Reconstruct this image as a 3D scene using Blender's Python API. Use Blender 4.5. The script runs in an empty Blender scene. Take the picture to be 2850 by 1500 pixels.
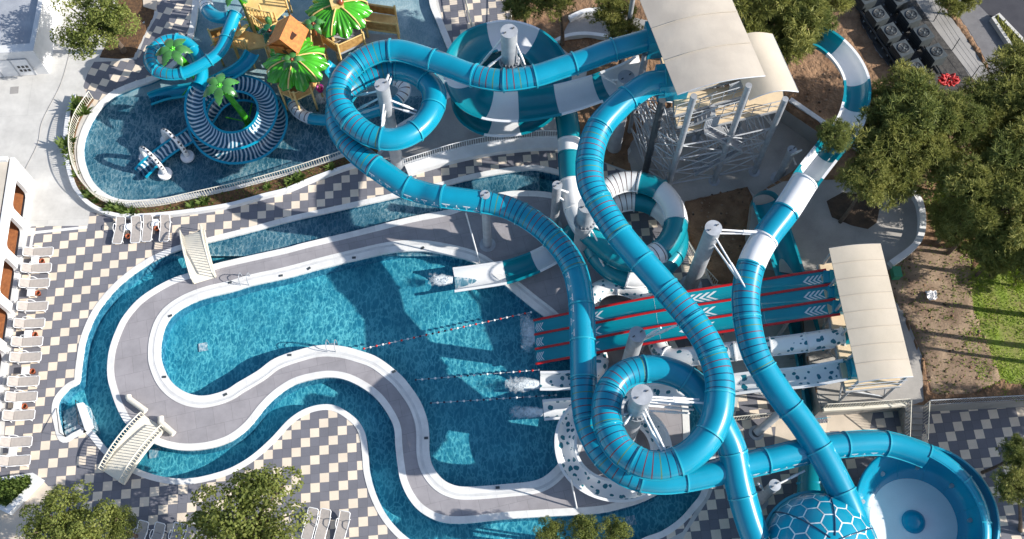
import bpy, bmesh, math, random
from mathutils import Vector, Matrix
from mathutils.geometry import intersect_point_tri_2d
random.seed(7)
pi = math.pi
scene = bpy.context.scene
COL = scene.collection
# ------------------------------------------------------------------ survey: photo point + height -> place
FPX, TILT, CAMH = 2975.3, math.radians(23.632), 68.04
_c, _s = math.cos(TILT), math.sin(TILT)
def P(px, py, z=0.0):
    u = (px-1425)/FPX; v = -(py-750)/FPX
    d = Vector((u, _s+v*_c, -_c+v*_s))
    return Vector((0, 0, CAMH)) + d*((z-CAMH)/d.z)
def PL(pts, z=0.0):
    return [P(a[0], a[1], z) for a in pts]
# ------------------------------------------------------------------ materials
MATS = {}
def newmat(name):
    m = bpy.data.materials.new(name); m.use_nodes = True
    nt = m.node_tree; nt.nodes.clear()
    out = nt.nodes.new('ShaderNodeOutputMaterial')
    MATS[name] = m
    return m, nt, out
def N(nt, typ, **kw):
    n = nt.nodes.new(typ)
    for k, v in kw.items():
        if k.startswith('i_'):
            n.inputs[k[2:].replace('_', ' ')].default_value = v
        else:
            setattr(n, k, v)
    return n
def rgb(c): return (c[0], c[1], c[2], 1)
def surf(name, col, col2=None, rough=0.6, scale=3.0, bump=0.0, bscale=None, metal=0.0, coat=0.0, detail=6, lo=.35, hi=.65, spec=.5, fine=0.0):
    m, nt, out = newmat(name)
    b = N(nt, 'ShaderNodeBsdfPrincipled')
    b.inputs['Roughness'].default_value = rough; b.inputs['Metallic'].default_value = metal
    b.inputs['Coat Weight'].default_value = coat; b.inputs['Coat Roughness'].default_value = .08
    b.inputs['Specular IOR Level'].default_value = spec
    tc = N(nt, 'ShaderNodeTexCoord')
    L = nt.links.new
    if col2 is None: col2 = [x*.86 for x in col]
    ns = N(nt, 'ShaderNodeTexNoise'); ns.inputs['Scale'].default_value = scale; ns.inputs['Detail'].default_value = detail
    L(tc.outputs['Object'], ns.inputs['Vector'])
    mr = N(nt, 'ShaderNodeMapRange'); mr.inputs[1].default_value = lo; mr.inputs[2].default_value = hi
    L(ns.outputs['Fac'], mr.inputs[0])
    mx = N(nt, 'ShaderNodeMix', data_type='RGBA'); mx.inputs['A'].default_value = rgb(col); mx.inputs['B'].default_value = rgb(col2)
    L(mr.outputs[0], mx.inputs['Factor'])
    cout = mx.outputs['Result']
    if fine:
        n2 = N(nt, 'ShaderNodeTexNoise'); n2.inputs['Scale'].default_value = 14; n2.inputs['Detail'].default_value = 3
        L(tc.outputs['Object'], n2.inputs['Vector'])
        m2 = N(nt, 'ShaderNodeMapRange'); m2.inputs[3].default_value = 1-fine; m2.inputs[4].default_value = 1+fine
        L(n2.outputs['Fac'], m2.inputs[0])
        vm = N(nt, 'ShaderNodeVectorMath', operation='SCALE'); L(cout, vm.inputs[0]); L(m2.outputs[0], vm.inputs['Scale'])
        cout = vm.outputs[0]
    L(cout, b.inputs['Base Color'])
    if bump:
        nb = N(nt, 'ShaderNodeTexNoise'); nb.inputs['Scale'].default_value = bscale or scale*3; nb.inputs['Detail'].default_value = 5
        L(tc.outputs['Object'], nb.inputs['Vector'])
        bp = N(nt, 'ShaderNodeBump'); bp.inputs['Strength'].default_value = 1.0; bp.inputs['Distance'].default_value = bump
        L(nb.outputs['Fac'], bp.inputs['Height']); L(bp.outputs[0], b.inputs['Normal'])
    L(b.outputs[0], out.inputs[0])
    return m
def checker(name, ox, oy, th, size=0.6):
    m, nt, out = newmat(name); L = nt.links.new
    b = N(nt, 'ShaderNodeBsdfPrincipled'); b.inputs['Roughness'].default_value = .75
    tc = N(nt, 'ShaderNodeTexCoord')
    sub = N(nt, 'ShaderNodeVectorMath', operation='SUBTRACT'); sub.inputs[1].default_value = (ox, oy, 0)
    L(tc.outputs['Object'], sub.inputs[0])
    ro = N(nt, 'ShaderNodeVectorRotate', rotation_type='Z_AXIS'); ro.inputs['Angle'].default_value = -th
    L(sub.outputs[0], ro.inputs['Vector'])
    sc = N(nt, 'ShaderNodeVectorMath', operation='SCALE'); sc.inputs['Scale'].default_value = 1/size
    L(ro.outputs[0], sc.inputs[0])
    fl = N(nt, 'ShaderNodeVectorMath', operation='FLOOR'); L(sc.outputs[0], fl.inputs[0])
    sp = N(nt, 'ShaderNodeSeparateXYZ'); L(fl.outputs[0], sp.inputs[0])
    def mth(op, a, bb=None):
        n = N(nt, 'ShaderNodeMath', operation=op)
        for k, v in enumerate((a, bb)):
            if v is None: continue
            if isinstance(v, (int, float)): n.inputs[k].default_value = v
            else: L(v, n.inputs[k])
        return n.outputs[0]
    d = mth('SUBTRACT', mth('SUBTRACT', sp.outputs[0], sp.outputs[1]), 1)
    md = mth('FLOORED_MODULO', mth('ADD', d, 0.25), 3)
    light = mth('LESS_THAN', md, 1)
    wn = N(nt, 'ShaderNodeTexWhiteNoise'); L(fl.outputs[0], wn.inputs['Vector'])
    ns = N(nt, 'ShaderNodeTexNoise'); ns.inputs['Scale'].default_value = 1.2; ns.inputs['Detail'].default_value = 8
    L(tc.outputs['Object'], ns.inputs['Vector'])
    mx = N(nt, 'ShaderNodeMix', data_type='RGBA'); mx.inputs['A'].default_value = (.165, .165, .19, 1); mx.inputs['B'].default_value = (.75, .635, .505, 1)
    L(light, mx.inputs['Factor'])
    var = mth('ADD', mth('MULTIPLY', wn.outputs['Value'], .13), mth('ADD', mth('MULTIPLY', ns.outputs['Fac'], .3), .79))
    n3 = N(nt, 'ShaderNodeTexNoise'); n3.inputs['Scale'].default_value = 22; n3.inputs['Detail'].default_value = 2
    L(tc.outputs['Object'], n3.inputs['Vector'])
    var = mth('MULTIPLY', var, mth('ADD', mth('MULTIPLY', n3.outputs['Fac'], .36), .82))
    # joints
    fr = N(nt, 'ShaderNodeVectorMath', operation='FRACTION'); L(sc.outputs[0], fr.inputs[0])
    s2 = N(nt, 'ShaderNodeSeparateXYZ'); L(fr.outputs[0], s2.inputs[0])
    e = mth('MINIMUM', mth('MINIMUM', s2.outputs[0], mth('SUBTRACT', 1, s2.outputs[0])), mth('MINIMUM', s2.outputs[1], mth('SUBTRACT', 1, s2.outputs[1])))
    j = mth('ADD', mth('MULTIPLY', mth('GREATER_THAN', e, .018), .3), .7)
    vm = N(nt, 'ShaderNodeVectorMath', operation='SCALE'); L(mx.outputs['Result'], vm.inputs[0]); L(mth('MULTIPLY', var, j), vm.inputs['Scale'])
    L(vm.outputs[0], b.inputs['Base Color']); L(b.outputs[0], out.inputs[0])
    return m
def pavers(name, c1, c2, w, h, th, rough=.8, mort=.7, msz=.012):
    m, nt, out = newmat(name); L = nt.links.new
    b = N(nt, 'ShaderNodeBsdfPrincipled'); b.inputs['Roughness'].default_value = rough
    tc = N(nt, 'ShaderNodeTexCoord')
    ro = N(nt, 'ShaderNodeVectorRotate', rotation_type='Z_AXIS'); ro.inputs['Angle'].default_value = -th
    L(tc.outputs['Object'], ro.inputs['Vector'])
    br = N(nt, 'ShaderNodeTexBrick'); br.offset = .5
    br.inputs['Color1'].default_value = rgb(c1); br.inputs['Color2'].default_value = rgb(c2); br.inputs['Mortar'].default_value = rgb([x*mort for x in c1])
    br.inputs['Scale'].default_value = 1; br.inputs['Mortar Size'].default_value = msz; br.inputs['Brick Width'].default_value = w; br.inputs['Row Height'].default_value = h
    L(ro.outputs[0], br.inputs['Vector'])
    ns = N(nt, 'ShaderNodeTexNoise'); ns.inputs['Scale'].default_value = .8; ns.inputs['Detail'].default_value = 9; ns.inputs['Roughness'].default_value = .65
    L(tc.outputs['Object'], ns.inputs['Vector'])
    mr = N(nt, 'ShaderNodeMapRange'); mr.inputs[1].default_value = .25; mr.inputs[2].default_value = .75; mr.inputs[3].default_value = .80; mr.inputs[4].default_value = 1.16
    L(ns.outputs['Fac'], mr.inputs[0])
    vm = N(nt, 'ShaderNodeVectorMath', operation='SCALE'); L(br.outputs['Color'], vm.inputs[0]); L(mr.outputs[0], vm.inputs['Scale'])
    L(vm.outputs[0], b.inputs['Base Color']); L(b.outputs[0], out.inputs[0])
    return m
def watermat(name, t_dark, t_light, cell, caustic):
    """wavy water sheet: caustic light painted as a bright net in the tint, plus a glossy skin"""
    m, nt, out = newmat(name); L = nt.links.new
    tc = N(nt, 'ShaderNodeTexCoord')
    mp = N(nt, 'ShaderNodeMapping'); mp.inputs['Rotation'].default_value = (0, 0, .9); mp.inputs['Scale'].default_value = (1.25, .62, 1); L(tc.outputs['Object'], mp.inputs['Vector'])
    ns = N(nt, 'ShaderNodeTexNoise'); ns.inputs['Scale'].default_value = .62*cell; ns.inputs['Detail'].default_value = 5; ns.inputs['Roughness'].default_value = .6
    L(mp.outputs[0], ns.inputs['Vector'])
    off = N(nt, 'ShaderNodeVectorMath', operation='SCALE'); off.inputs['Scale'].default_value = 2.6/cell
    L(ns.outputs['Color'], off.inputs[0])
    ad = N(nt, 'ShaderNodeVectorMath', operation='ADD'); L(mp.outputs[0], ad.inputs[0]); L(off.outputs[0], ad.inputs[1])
    vo = N(nt, 'ShaderNodeTexVoronoi', feature='DISTANCE_TO_EDGE'); vo.inputs['Scale'].default_value = cell  # cell edges become bright filaments, imitating caustic light by colour
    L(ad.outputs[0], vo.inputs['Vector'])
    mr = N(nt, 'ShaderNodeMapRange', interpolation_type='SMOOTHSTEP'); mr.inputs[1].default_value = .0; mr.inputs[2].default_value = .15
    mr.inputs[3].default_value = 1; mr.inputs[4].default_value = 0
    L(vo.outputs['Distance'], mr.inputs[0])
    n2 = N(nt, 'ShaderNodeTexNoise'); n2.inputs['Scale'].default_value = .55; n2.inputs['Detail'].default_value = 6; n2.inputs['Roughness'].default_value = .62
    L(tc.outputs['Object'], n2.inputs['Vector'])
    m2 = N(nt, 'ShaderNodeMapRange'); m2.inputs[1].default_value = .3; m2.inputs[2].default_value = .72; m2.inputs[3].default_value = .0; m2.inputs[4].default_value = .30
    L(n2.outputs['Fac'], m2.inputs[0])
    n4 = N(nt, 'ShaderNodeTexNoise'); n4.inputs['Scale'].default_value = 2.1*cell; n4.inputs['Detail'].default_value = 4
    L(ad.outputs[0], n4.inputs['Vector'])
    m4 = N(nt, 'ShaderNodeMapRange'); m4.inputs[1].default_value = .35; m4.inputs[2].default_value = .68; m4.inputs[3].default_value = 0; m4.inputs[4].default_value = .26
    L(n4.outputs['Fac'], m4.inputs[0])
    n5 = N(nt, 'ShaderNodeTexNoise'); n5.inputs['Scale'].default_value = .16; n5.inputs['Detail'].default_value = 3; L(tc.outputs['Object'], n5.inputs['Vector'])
    m5 = N(nt, 'ShaderNodeMapRange'); m5.inputs[1].default_value = .36; m5.inputs[2].default_value = .62; m5.inputs[3].default_value = caustic*.35; m5.inputs[4].default_value = caustic
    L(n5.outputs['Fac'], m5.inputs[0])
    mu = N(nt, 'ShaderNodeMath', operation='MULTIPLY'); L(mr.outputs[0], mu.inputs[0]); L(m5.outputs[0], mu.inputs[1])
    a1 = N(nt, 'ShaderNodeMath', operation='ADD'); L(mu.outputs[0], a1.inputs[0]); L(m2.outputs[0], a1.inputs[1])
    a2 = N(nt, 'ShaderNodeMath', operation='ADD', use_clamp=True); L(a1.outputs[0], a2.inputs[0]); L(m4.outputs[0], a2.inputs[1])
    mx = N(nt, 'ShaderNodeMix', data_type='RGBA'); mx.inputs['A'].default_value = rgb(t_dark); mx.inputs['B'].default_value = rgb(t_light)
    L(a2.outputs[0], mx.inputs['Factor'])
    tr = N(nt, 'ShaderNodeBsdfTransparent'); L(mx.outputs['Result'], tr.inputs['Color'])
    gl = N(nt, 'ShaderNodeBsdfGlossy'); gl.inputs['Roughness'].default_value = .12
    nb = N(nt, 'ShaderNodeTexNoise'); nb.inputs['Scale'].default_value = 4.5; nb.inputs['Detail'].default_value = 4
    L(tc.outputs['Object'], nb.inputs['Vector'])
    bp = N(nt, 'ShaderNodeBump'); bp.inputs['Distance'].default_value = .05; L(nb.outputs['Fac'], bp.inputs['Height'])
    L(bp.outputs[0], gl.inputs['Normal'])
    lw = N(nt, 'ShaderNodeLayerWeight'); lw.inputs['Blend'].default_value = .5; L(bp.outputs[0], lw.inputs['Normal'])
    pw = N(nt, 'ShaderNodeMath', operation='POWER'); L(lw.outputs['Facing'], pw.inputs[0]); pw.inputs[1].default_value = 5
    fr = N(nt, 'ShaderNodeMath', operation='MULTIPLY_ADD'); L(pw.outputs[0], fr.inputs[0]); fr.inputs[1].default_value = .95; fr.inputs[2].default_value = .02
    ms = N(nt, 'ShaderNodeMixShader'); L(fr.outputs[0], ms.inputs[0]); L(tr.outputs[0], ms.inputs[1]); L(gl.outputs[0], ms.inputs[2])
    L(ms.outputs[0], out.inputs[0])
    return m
def plastic(name, col, rough=.28, var=.1):
    m = surf(name, col, [x*(1-var) for x in col], rough=rough, scale=.9, coat=.3, fine=.05, spec=.4)
    return m
def spots(name, base, spot):
    m, nt, out = newmat(name); L = nt.links.new
    b = N(nt, 'ShaderNodeBsdfPrincipled'); b.inputs['Roughness'].default_value = .3; b.inputs['Coat Weight'].default_value = .4
    tc = N(nt, 'ShaderNodeTexCoord')
    ns = N(nt, 'ShaderNodeTexNoise'); ns.inputs['Scale'].default_value = 2.2
    L(tc.outputs['Object'], ns.inputs['Vector'])
    off = N(nt, 'ShaderNodeVectorMath', operation='SCALE'); off.inputs['Scale'].default_value = .3
    L(ns.outputs['Color'], off.inputs[0])
    ad = N(nt, 'ShaderNodeVectorMath', operation='ADD'); L(tc.outputs['Object'], ad.inputs[0]); L(off.outputs[0], ad.inputs[1])
    vo = N(nt, 'ShaderNodeTexVoronoi', feature='F1'); vo.inputs['Scale'].default_value = 2.2; vo.inputs['Randomness'].default_value = .9
    L(ad.outputs[0], vo.inputs['Vector'])
    wn = N(nt, 'ShaderNodeTexWhiteNoise'); L(vo.outputs['Position'], wn.inputs['Vector'])
    mr = N(nt, 'ShaderNodeMapRange'); mr.inputs[3].default_value = .2; mr.inputs[4].default_value = .42
    L(wn.outputs['Value'], mr.inputs[0])
    lt = N(nt, 'ShaderNodeMath', operation='LESS_THAN'); L(vo.outputs['Distance'], lt.inputs[0]); L(mr.outputs[0], lt.inputs[1])
    mx = N(nt, 'ShaderNodeMix', data_type='RGBA'); mx.inputs['A'].default_value = rgb(base); mx.inputs['B'].default_value = rgb(spot)
    L(lt.outputs[0], mx.inputs['Factor']); L(mx.outputs['Result'], b.inputs['Base Color']); L(b.outputs[0], out.inputs[0])
    return m
def zebra(name, base, stripe):
    m, nt, out = newmat(name); L = nt.links.new
    b = N(nt, 'ShaderNodeBsdfPrincipled'); b.inputs['Roughness'].default_value = .3; b.inputs['Coat Weight'].default_value = .4
    uv = N(nt, 'ShaderNodeUVMap')
    wv = N(nt, 'ShaderNodeTexWave', wave_type='BANDS', bands_direction='X'); wv.inputs['Scale'].default_value = 1.0
    wv.inputs['Distortion'].default_value = 4.6; wv.inputs['Detail'].default_value = 1.2; wv.inputs['Detail Scale'].default_value = .75
    L(uv.outputs[0], wv.inputs['Vector'])
    gt = N(nt, 'ShaderNodeMath', operation='GREATER_THAN'); L(wv.outputs['Fac'], gt.inputs[0]); gt.inputs[1].default_value = .62
    mx = N(nt, 'ShaderNodeMix', data_type='RGBA'); mx.inputs['A'].default_value = rgb(base); mx.inputs['B'].default_value = rgb(stripe)
    L(gt.outputs[0], mx.inputs['Factor']); L(mx.outputs['Result'], b.inputs['Base Color']); L(b.outputs[0], out.inputs[0])
    return m
def leafmat(name, c1, c2, c3):
    m, nt, out = newmat(name); L = nt.links.new
    b = N(nt, 'ShaderNodeBsdfPrincipled'); b.inputs['Roughness'].default_value = .6; b.inputs['Specular IOR Level'].default_value = .25
    ge = N(nt, 'ShaderNodeNewGeometry')
    cr = N(nt, 'ShaderNodeValToRGB'); e = cr.color_ramp.elements
    e[0].color = rgb(c1); e[0].position = 0; e[1].color = rgb(c3); e[1].position = 1
    k = e.new(.5); k.color = rgb(c2)
    tc = N(nt, 'ShaderNodeTexCoord'); ns = N(nt, 'ShaderNodeTexNoise'); ns.inputs['Scale'].default_value = .9; ns.inputs['Detail'].default_value = 3
    L(tc.outputs['Object'], ns.inputs['Vector'])
    ma = N(nt, 'ShaderNodeMath', operation='MULTIPLY_ADD'); L(ge.outputs['Random Per Island'], ma.inputs[0]); ma.inputs[1].default_value = .55
    mr = N(nt, 'ShaderNodeMapRange'); mr.inputs[1].default_value = .3; mr.inputs[2].default_value = .7; mr.inputs[3].default_value = 0; mr.inputs[4].default_value = .5
    L(ns.outputs['Fac'], mr.inputs[0]); L(mr.outputs[0], ma.inputs[2])
    L(ma.outputs[0], cr.inputs[0]); L(cr.outputs[0], b.inputs['Base Color'])
    tl = N(nt, 'ShaderNodeBsdfTranslucent'); L(cr.outputs[0], tl.inputs['Color'])
    ms = N(nt, 'ShaderNodeMixShader'); ms.inputs[0].default_value = .38; L(b.outputs[0], ms.inputs[1]); L(tl.outputs[0], ms.inputs[2])
    L(ms.outputs[0], out.inputs[0])
    return m
TEAL = (.003, .275, .42); TEAL2 = (.004, .235, .30); KBLUE = (.006, .15, .33); WHT = (.82, .82, .82)
plastic('teal', TEAL); plastic('teal_dark', TEAL2); plastic('teal_kids', (.004, .32, .48)); plastic('white_gel', WHT, .3, .05); plastic('kids_blue', KBLUE)
plastic('ring_dark', (.012, .06, .13)); plastic('ring_red', (.16, .05, .075)); plastic('ring_olive', (.10, .22, .13)); plastic('ring_white_dark', (.10, .05, .05))
plastic('flange_teal', (.02, .37, .49)); plastic('lane_teal', (.003, .30, .385)); plastic('red', (.55, .012, .016)); plastic('decal', (.8, .85, .88))
spots('spotted', (.84, .84, .83), (.01, .16, .22)); zebra('zebra', (.002, .10, .19), (.66, .76, .80))
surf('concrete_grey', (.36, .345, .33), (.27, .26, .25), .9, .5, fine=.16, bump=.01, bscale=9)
surf('concrete_mid', (.47, .44, .405), (.34, .32, .295), .9, .45, fine=.14)
surf('beige_pad', (.66, .56, .45), (.56, .48, .39), .85, .8, fine=.08)
pavers('coping', (.78, .77, .75), (.73, .72, .70), 1.6, 30, .24, .6, .84, .014)
surf('coping_gutter', (.66, .66, .65), (.56, .56, .56), .7, 2)
surf('white_wall', (.80, .80, .80), (.70, .70, .70), .7, 1.0, fine=.05)
surf('cream', (.78, .73, .62), (.68, .64, .55), .65, 1.2, fine=.05)
surf('pool_tile', (.145, .59, .66), (.10, .46, .54), .5, .5, fine=.12)
surf('kids_tile', (.60, .69, .69), (.38, .50, .53), .5, .8, fine=.2)
surf('pool_wall', (.10, .35, .47), None, .5, 2)
surf('soil', (.31, .185, .105), (.17, .095, .052), .95, .9, bump=.2, bscale=3.5, fine=.25)
surf('soil_dark', (.13, .085, .055), (.07, .05, .035), .95, 1.2, bump=.08, bscale=5, fine=.25)
surf('dirt_grey', (.34, .245, .165), (.19, .125, .085), .95, .7, bump=.04, bscale=6, fine=.2)
surf('mulch', (.17, .09, .04), (.08, .045, .025), .95, 4, bump=.05, bscale=12, fine=.3)
surf('asphalt', (.19, .185, .19), (.15, .145, .15), .9, 1.5, fine=.18)
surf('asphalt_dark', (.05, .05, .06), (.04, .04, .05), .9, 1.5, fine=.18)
surf('gravel', (.085, .08, .075), (.045, .043, .042), .95, 3, bump=.03, bscale=18, fine=.3)
surf('steel', (.50, .53, .57), (.40, .42, .46), .42, 2.5, metal=.35, fine=.06)
surf('steel_dark', (.10, .11, .125), (.07, .08, .09), .5, 3, metal=.3)
surf('galv', (.50, .52, .55), (.38, .40, .43), .5, 1.6, metal=.3, fine=.08)
surf('white_paint', (.82, .82, .82), (.74, .74, .75), .5, 3)
surf('cream_paint', (.74, .70, .60), None, .5, 3)
surf('canvas', (.50, .445, .375), (.44, .39, .33), .85, .7, bump=.015, bscale=1.6, fine=.05)
surf('canvas_smooth', (.56, .49, .395), (.50, .44, .35), .85, .5, bump=.012, bscale=2.0, fine=.05)
surf('plywood', (.76, .60, .40), (.66, .52, .35), .8, 1.2, fine=.06)
surf('tan_deck', (.84, .60, .25), (.70, .47, .18), .7, 2.0, fine=.12)
surf('bamboo', (.56, .33, .11), (.38, .20, .06), .7, 3.5, fine=.2)
surf('hut_wood', (.60, .21, .04), (.42, .13, .028), .6, 4.5, fine=.18)
surf('hut_dark', (.07, .03, .015), None, .7, 3)
plastic('leaf_green', (.075, .44, .025), .2, .45); plastic('leaf_deep', (.015, .11, .045), .22, .3); plastic('lime', (.10, .60, .03), .3)
plastic('frond', (.07, .24, .06), .3, .5); plastic('coconut', (.28, .07, .03), .3)
plastic('bucket_blue', (.01, .13, .42)); plastic('bucket_pink', (.55, .01, .28))
surf('wood_floor', (.42, .16, .06), (.30, .11, .045), .6, 5, fine=.15)
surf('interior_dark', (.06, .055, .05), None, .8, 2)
surf('roof_beige', (.62, .55, .46), (.54, .48, .40), .85, 1.2, fine=.06)
surf('sling', (.43, .385, .35), (.37, .335, .31), .85, 5)
surf('terracotta', (.42, .095, .03), (.30, .07, .025), .6, 6)
surf('ac_body', (.065, .078, .085), (.05, .06, .066), .5, 3); surf('ac_dark', (.025, .027, .03), None, .5, 6)
surf('roof_grey', (.42, .44, .47), (.30, .32, .36), .9, .6, fine=.1)
surf('wall_panel', (.70, .70, .70), (.62, .62, .62), .7, 1.2)
surf('black', (.02, .02, .022), None, .6, 5); surf('hose_red', (.55, .02, .02), (.35, .02, .02), .5, 6)
surf('green_box', (.06, .30, .17), None, .6, 5)
surf('grass_base', (.19, .27, .035), (.24, .21, .08), .95, .6, fine=.3, bump=.006, bscale=14)
surf('bark', (.17, .12, .085), (.09, .065, .05), .95, 3, bump=.03, bscale=9, fine=.2)
surf('foam', (.9, .93, .95), None, .4, 4)
surf('solar_glass', (.40, .52, .60), (.3, .42, .5), .25, 1)
surf('float_red', (.6, .03, .02), None, .4, 4); surf('float_white', (.85, .85, .85), None, .4, 4); surf('float_navy', (.02, .03, .07), None, .4, 4)
checker('checker_main', -14.423, 18.940, .083); checker('checker_upper', -15.862, 35.495, .098); checker('checker_east', 26.930, 18.729, .081, .624); checker('checker_kids', -23.9, 49.2, -.30, .62)
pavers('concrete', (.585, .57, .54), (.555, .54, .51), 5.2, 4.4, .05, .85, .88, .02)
pavers('pavers_grey', (.335, .315, .33), (.30, .285, .30), 1.2, 1.2, .24)
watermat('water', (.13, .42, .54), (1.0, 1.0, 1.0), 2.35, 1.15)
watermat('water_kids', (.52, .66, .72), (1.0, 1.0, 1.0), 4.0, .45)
leafmat('leaf_pine', (.10, .125, .035), (.25, .265, .07), (.46, .44, .14))
leafmat('leaf_scrub', (.08, .115, .035), (.19, .22, .06), (.34, .36, .11))
leafmat('leaf_broad', (.07, .10, .022), (.17, .205, .045), (.34, .35, .10))
leafmat('leaf_lime', (.10, .17, .015), (.24, .34, .03), (.40, .50, .07))
leafmat('leaf_shrub', (.05, .09, .02), (.11, .17, .035), (.20, .26, .06))
M = MATS
def foamsoft():
    m, nt, out = newmat('foam_soft'); L = nt.links.new
    uv = N(nt, 'ShaderNodeUVMap'); sx = N(nt, 'ShaderNodeSeparateXYZ'); L(uv.outputs[0], sx.inputs[0])
    tc = N(nt, 'ShaderNodeTexCoord'); ns = N(nt, 'ShaderNodeTexNoise'); ns.inputs['Scale'].default_value = 3.4; ns.inputs['Detail'].default_value = 8; ns.inputs['Roughness'].default_value = .7
    L(tc.outputs['Object'], ns.inputs['Vector'])
    a = N(nt, 'ShaderNodeMath', operation='SUBTRACT'); L(ns.outputs['Fac'], a.inputs[0]); L(sx.outputs[0], a.inputs[1])
    mr = N(nt, 'ShaderNodeMapRange'); mr.inputs[1].default_value = -.12; mr.inputs[2].default_value = .34; mr.inputs[4].default_value = .95; L(a.outputs[0], mr.inputs[0])
    d = N(nt, 'ShaderNodeBsdfDiffuse'); d.inputs['Color'].default_value = (.85, .9, .92, 1); t = N(nt, 'ShaderNodeBsdfTransparent')
    ms = N(nt, 'ShaderNodeMixShader'); L(mr.outputs[0], ms.inputs[0]); L(t.outputs[0], ms.inputs[1]); L(d.outputs[0], ms.inputs[2]); L(ms.outputs[0], out.inputs[0])
foamsoft()
# ------------------------------------------------------------------ mesh builder
ORG = {}
class MB:
    def __init__(self): self.v = []; self.f = []; self.m = []; self.s = []; self.uv = []; self.slots = []
    def slot(self, mat):
        if mat not in self.slots: self.slots.append(mat)
        return self.slots.index(mat)
    def add(self, verts, faces, mat='teal', smooth=False, uv=None):
        o = len(self.v); self.v += [tuple(a) for a in verts]
        self.uv += uv if uv else [(0, 0)]*len(verts)
        if isinstance(mat, str):
            k = self.slot(mat); ks = [k]*len(faces)
        else: ks = [self.slot(a) for a in mat]
        for f, k in zip(faces, ks):
            self.f.append([i+o for i in f]); self.m.append(k); self.s.append(smooth)
        return self
    def box(self, c, sx, sy, sz, mat, rot=0, up=None):
        """box standing on c (bottom centre)"""
        R = Matrix.Rotation(rot, 3, 'Z'); c = Vector(c)
        vs = [c + R @ Vector((x*sx/2, y*sy/2, z*sz)) for z in (0, 1) for x, y in ((-1, -1), (1, -1), (1, 1), (-1, 1))]
        return self.add(vs, [(0, 3, 2, 1), (4, 5, 6, 7), (0, 1, 5, 4), (1, 2, 6, 5), (2, 3, 7, 6), (3, 0, 4, 7)], mat)
    def prism(self, pts, z0, z1, mat, top=None):
        n = len(pts)
        vs = [(p[0], p[1], z0) for p in pts]+[(p[0], p[1], z1) for p in pts]
        a = sum(pts[i][0]*pts[(i+1) % n][1]-pts[(i+1) % n][0]*pts[i][1] for i in range(n))
        fs = [tuple(range(n, 2*n)), tuple(reversed(range(n)))]+[(i, (i+1) % n, n+(i+1) % n, n+i) for i in range(n)]
        if a < 0: fs = [tuple(reversed(f)) for f in fs]
        return self.add(vs, fs, [top or mat]+[mat]*(n+1))
    def bar(self, p, q, r, mat, n=8, r2=None):
        p = Vector(p); q = Vector(q); t = (q-p)
        if t.length < 1e-5: return self
        t.normalize(); r2 = r if r2 is None else r2
        a = t.orthogonal().normalized(); b = t.cross(a)
        vs = [p+(a*math.cos(2*pi*k/n)+b*math.sin(2*pi*k/n))*r for k in range(n)]+[q+(a*math.cos(2*pi*k/n)+b*math.sin(2*pi*k/n))*r2 for k in range(n)]
        self.add(vs, [(k, (k+1) % n, n+(k+1) % n, n+k) for k in range(n)], mat, True)
        return self.add(vs, [tuple(reversed(range(n))), tuple(range(n, 2*n))], mat)
    def beam(self, p, q, w, h, mat):
        p = Vector(p); q = Vector(q); t = (q-p).normalized()
        s = t.cross(Vector((0, 0, 1)))
        if s.length < 1e-4: s = Vector((1, 0, 0))
        s.normalize(); u = s.cross(t)
        vs = [b+s*x*w/2+u*y*h/2 for b in (p, q) for x, y in ((-1, -1), (1, -1), (1, 1), (-1, 1))]
        return self.add(vs, [(0, 3, 2, 1), (4, 5, 6, 7), (0, 1, 5, 4), (1, 2, 6, 5), (2, 3, 7, 6), (3, 0, 4, 7)], mat)
    def tube(self, pts, r, mat, n=8, caps=True):
        pts = [Vector(p) for p in pts]; rs = r if isinstance(r, (list, tuple)) else [r]*len(pts)
        vs = []; prev = None
        for i, p in enumerate(pts):
            t = (pts[min(i+1, len(pts)-1)]-pts[max(i-1, 0)]).normalized()
            a = t.orthogonal().normalized() if prev is None else (prev-t*prev.dot(t)).normalized()
            prev = a; b = t.cross(a)
            vs += [p+(a*math.cos(2*pi*k/n)+b*math.sin(2*pi*k/n))*rs[i] for k in range(n)]
        fs = [(i*n+k, i*n+(k+1) % n, (i+1)*n+(k+1) % n, (i+1)*n+k) for i in range(len(pts)-1) for k in range(n)]
        self.add(vs, fs, mat, True)
        if caps: self.add(vs[:n], [tuple(reversed(range(n)))], mat); self.add(vs[-n:], [tuple(range(n))], mat)
        return self
    def lathe(self, c, prof, mat, n=32, smooth=True):
        c = Vector(c); vs = [c+Vector((r*math.cos(2*pi*k/n), r*math.sin(2*pi*k/n), z)) for r, z in prof for k in range(n)]
        fs = [(i*n+k, i*n+(k+1) % n, (i+1)*n+(k+1) % n, (i+1)*n+k) for i in range(len(prof)-1) for k in range(n)]
        return self.add(vs, fs, mat, smooth)
    def disc(self, c, r, mat, n=24):
        c = Vector(c); return self.add([c+Vector((r*math.cos(2*pi*k/n), r*math.sin(2*pi*k/n), 0)) for k in range(n)], [tuple(range(n))], mat)
    def build(self, name, parent=None, kind=None):
        me = bpy.data.meshes.new(name)
        o = ORG.get(parent.name, Vector()) if parent else Vector()
        me.from_pydata([Vector(a)-o for a in self.v], [], self.f)
        for s in self.slots: me.materials.append(M[s])
        me.polygons.foreach_set('material_index', self.m); me.polygons.foreach_set('use_smooth', self.s)
        if any(u != (0, 0) for u in self.uv):
            ul = me.uv_layers.new(name='UVMap')
            for lp in me.loops: ul.data[lp.index].uv = self.uv[lp.vertex_index]
        me.update()
        ob = bpy.data.objects.new(name, me); COL.objects.link(ob)
        if parent: ob.parent = parent
        ORG[ob.name] = o
        if kind: ob['kind'] = kind
        return ob
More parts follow.
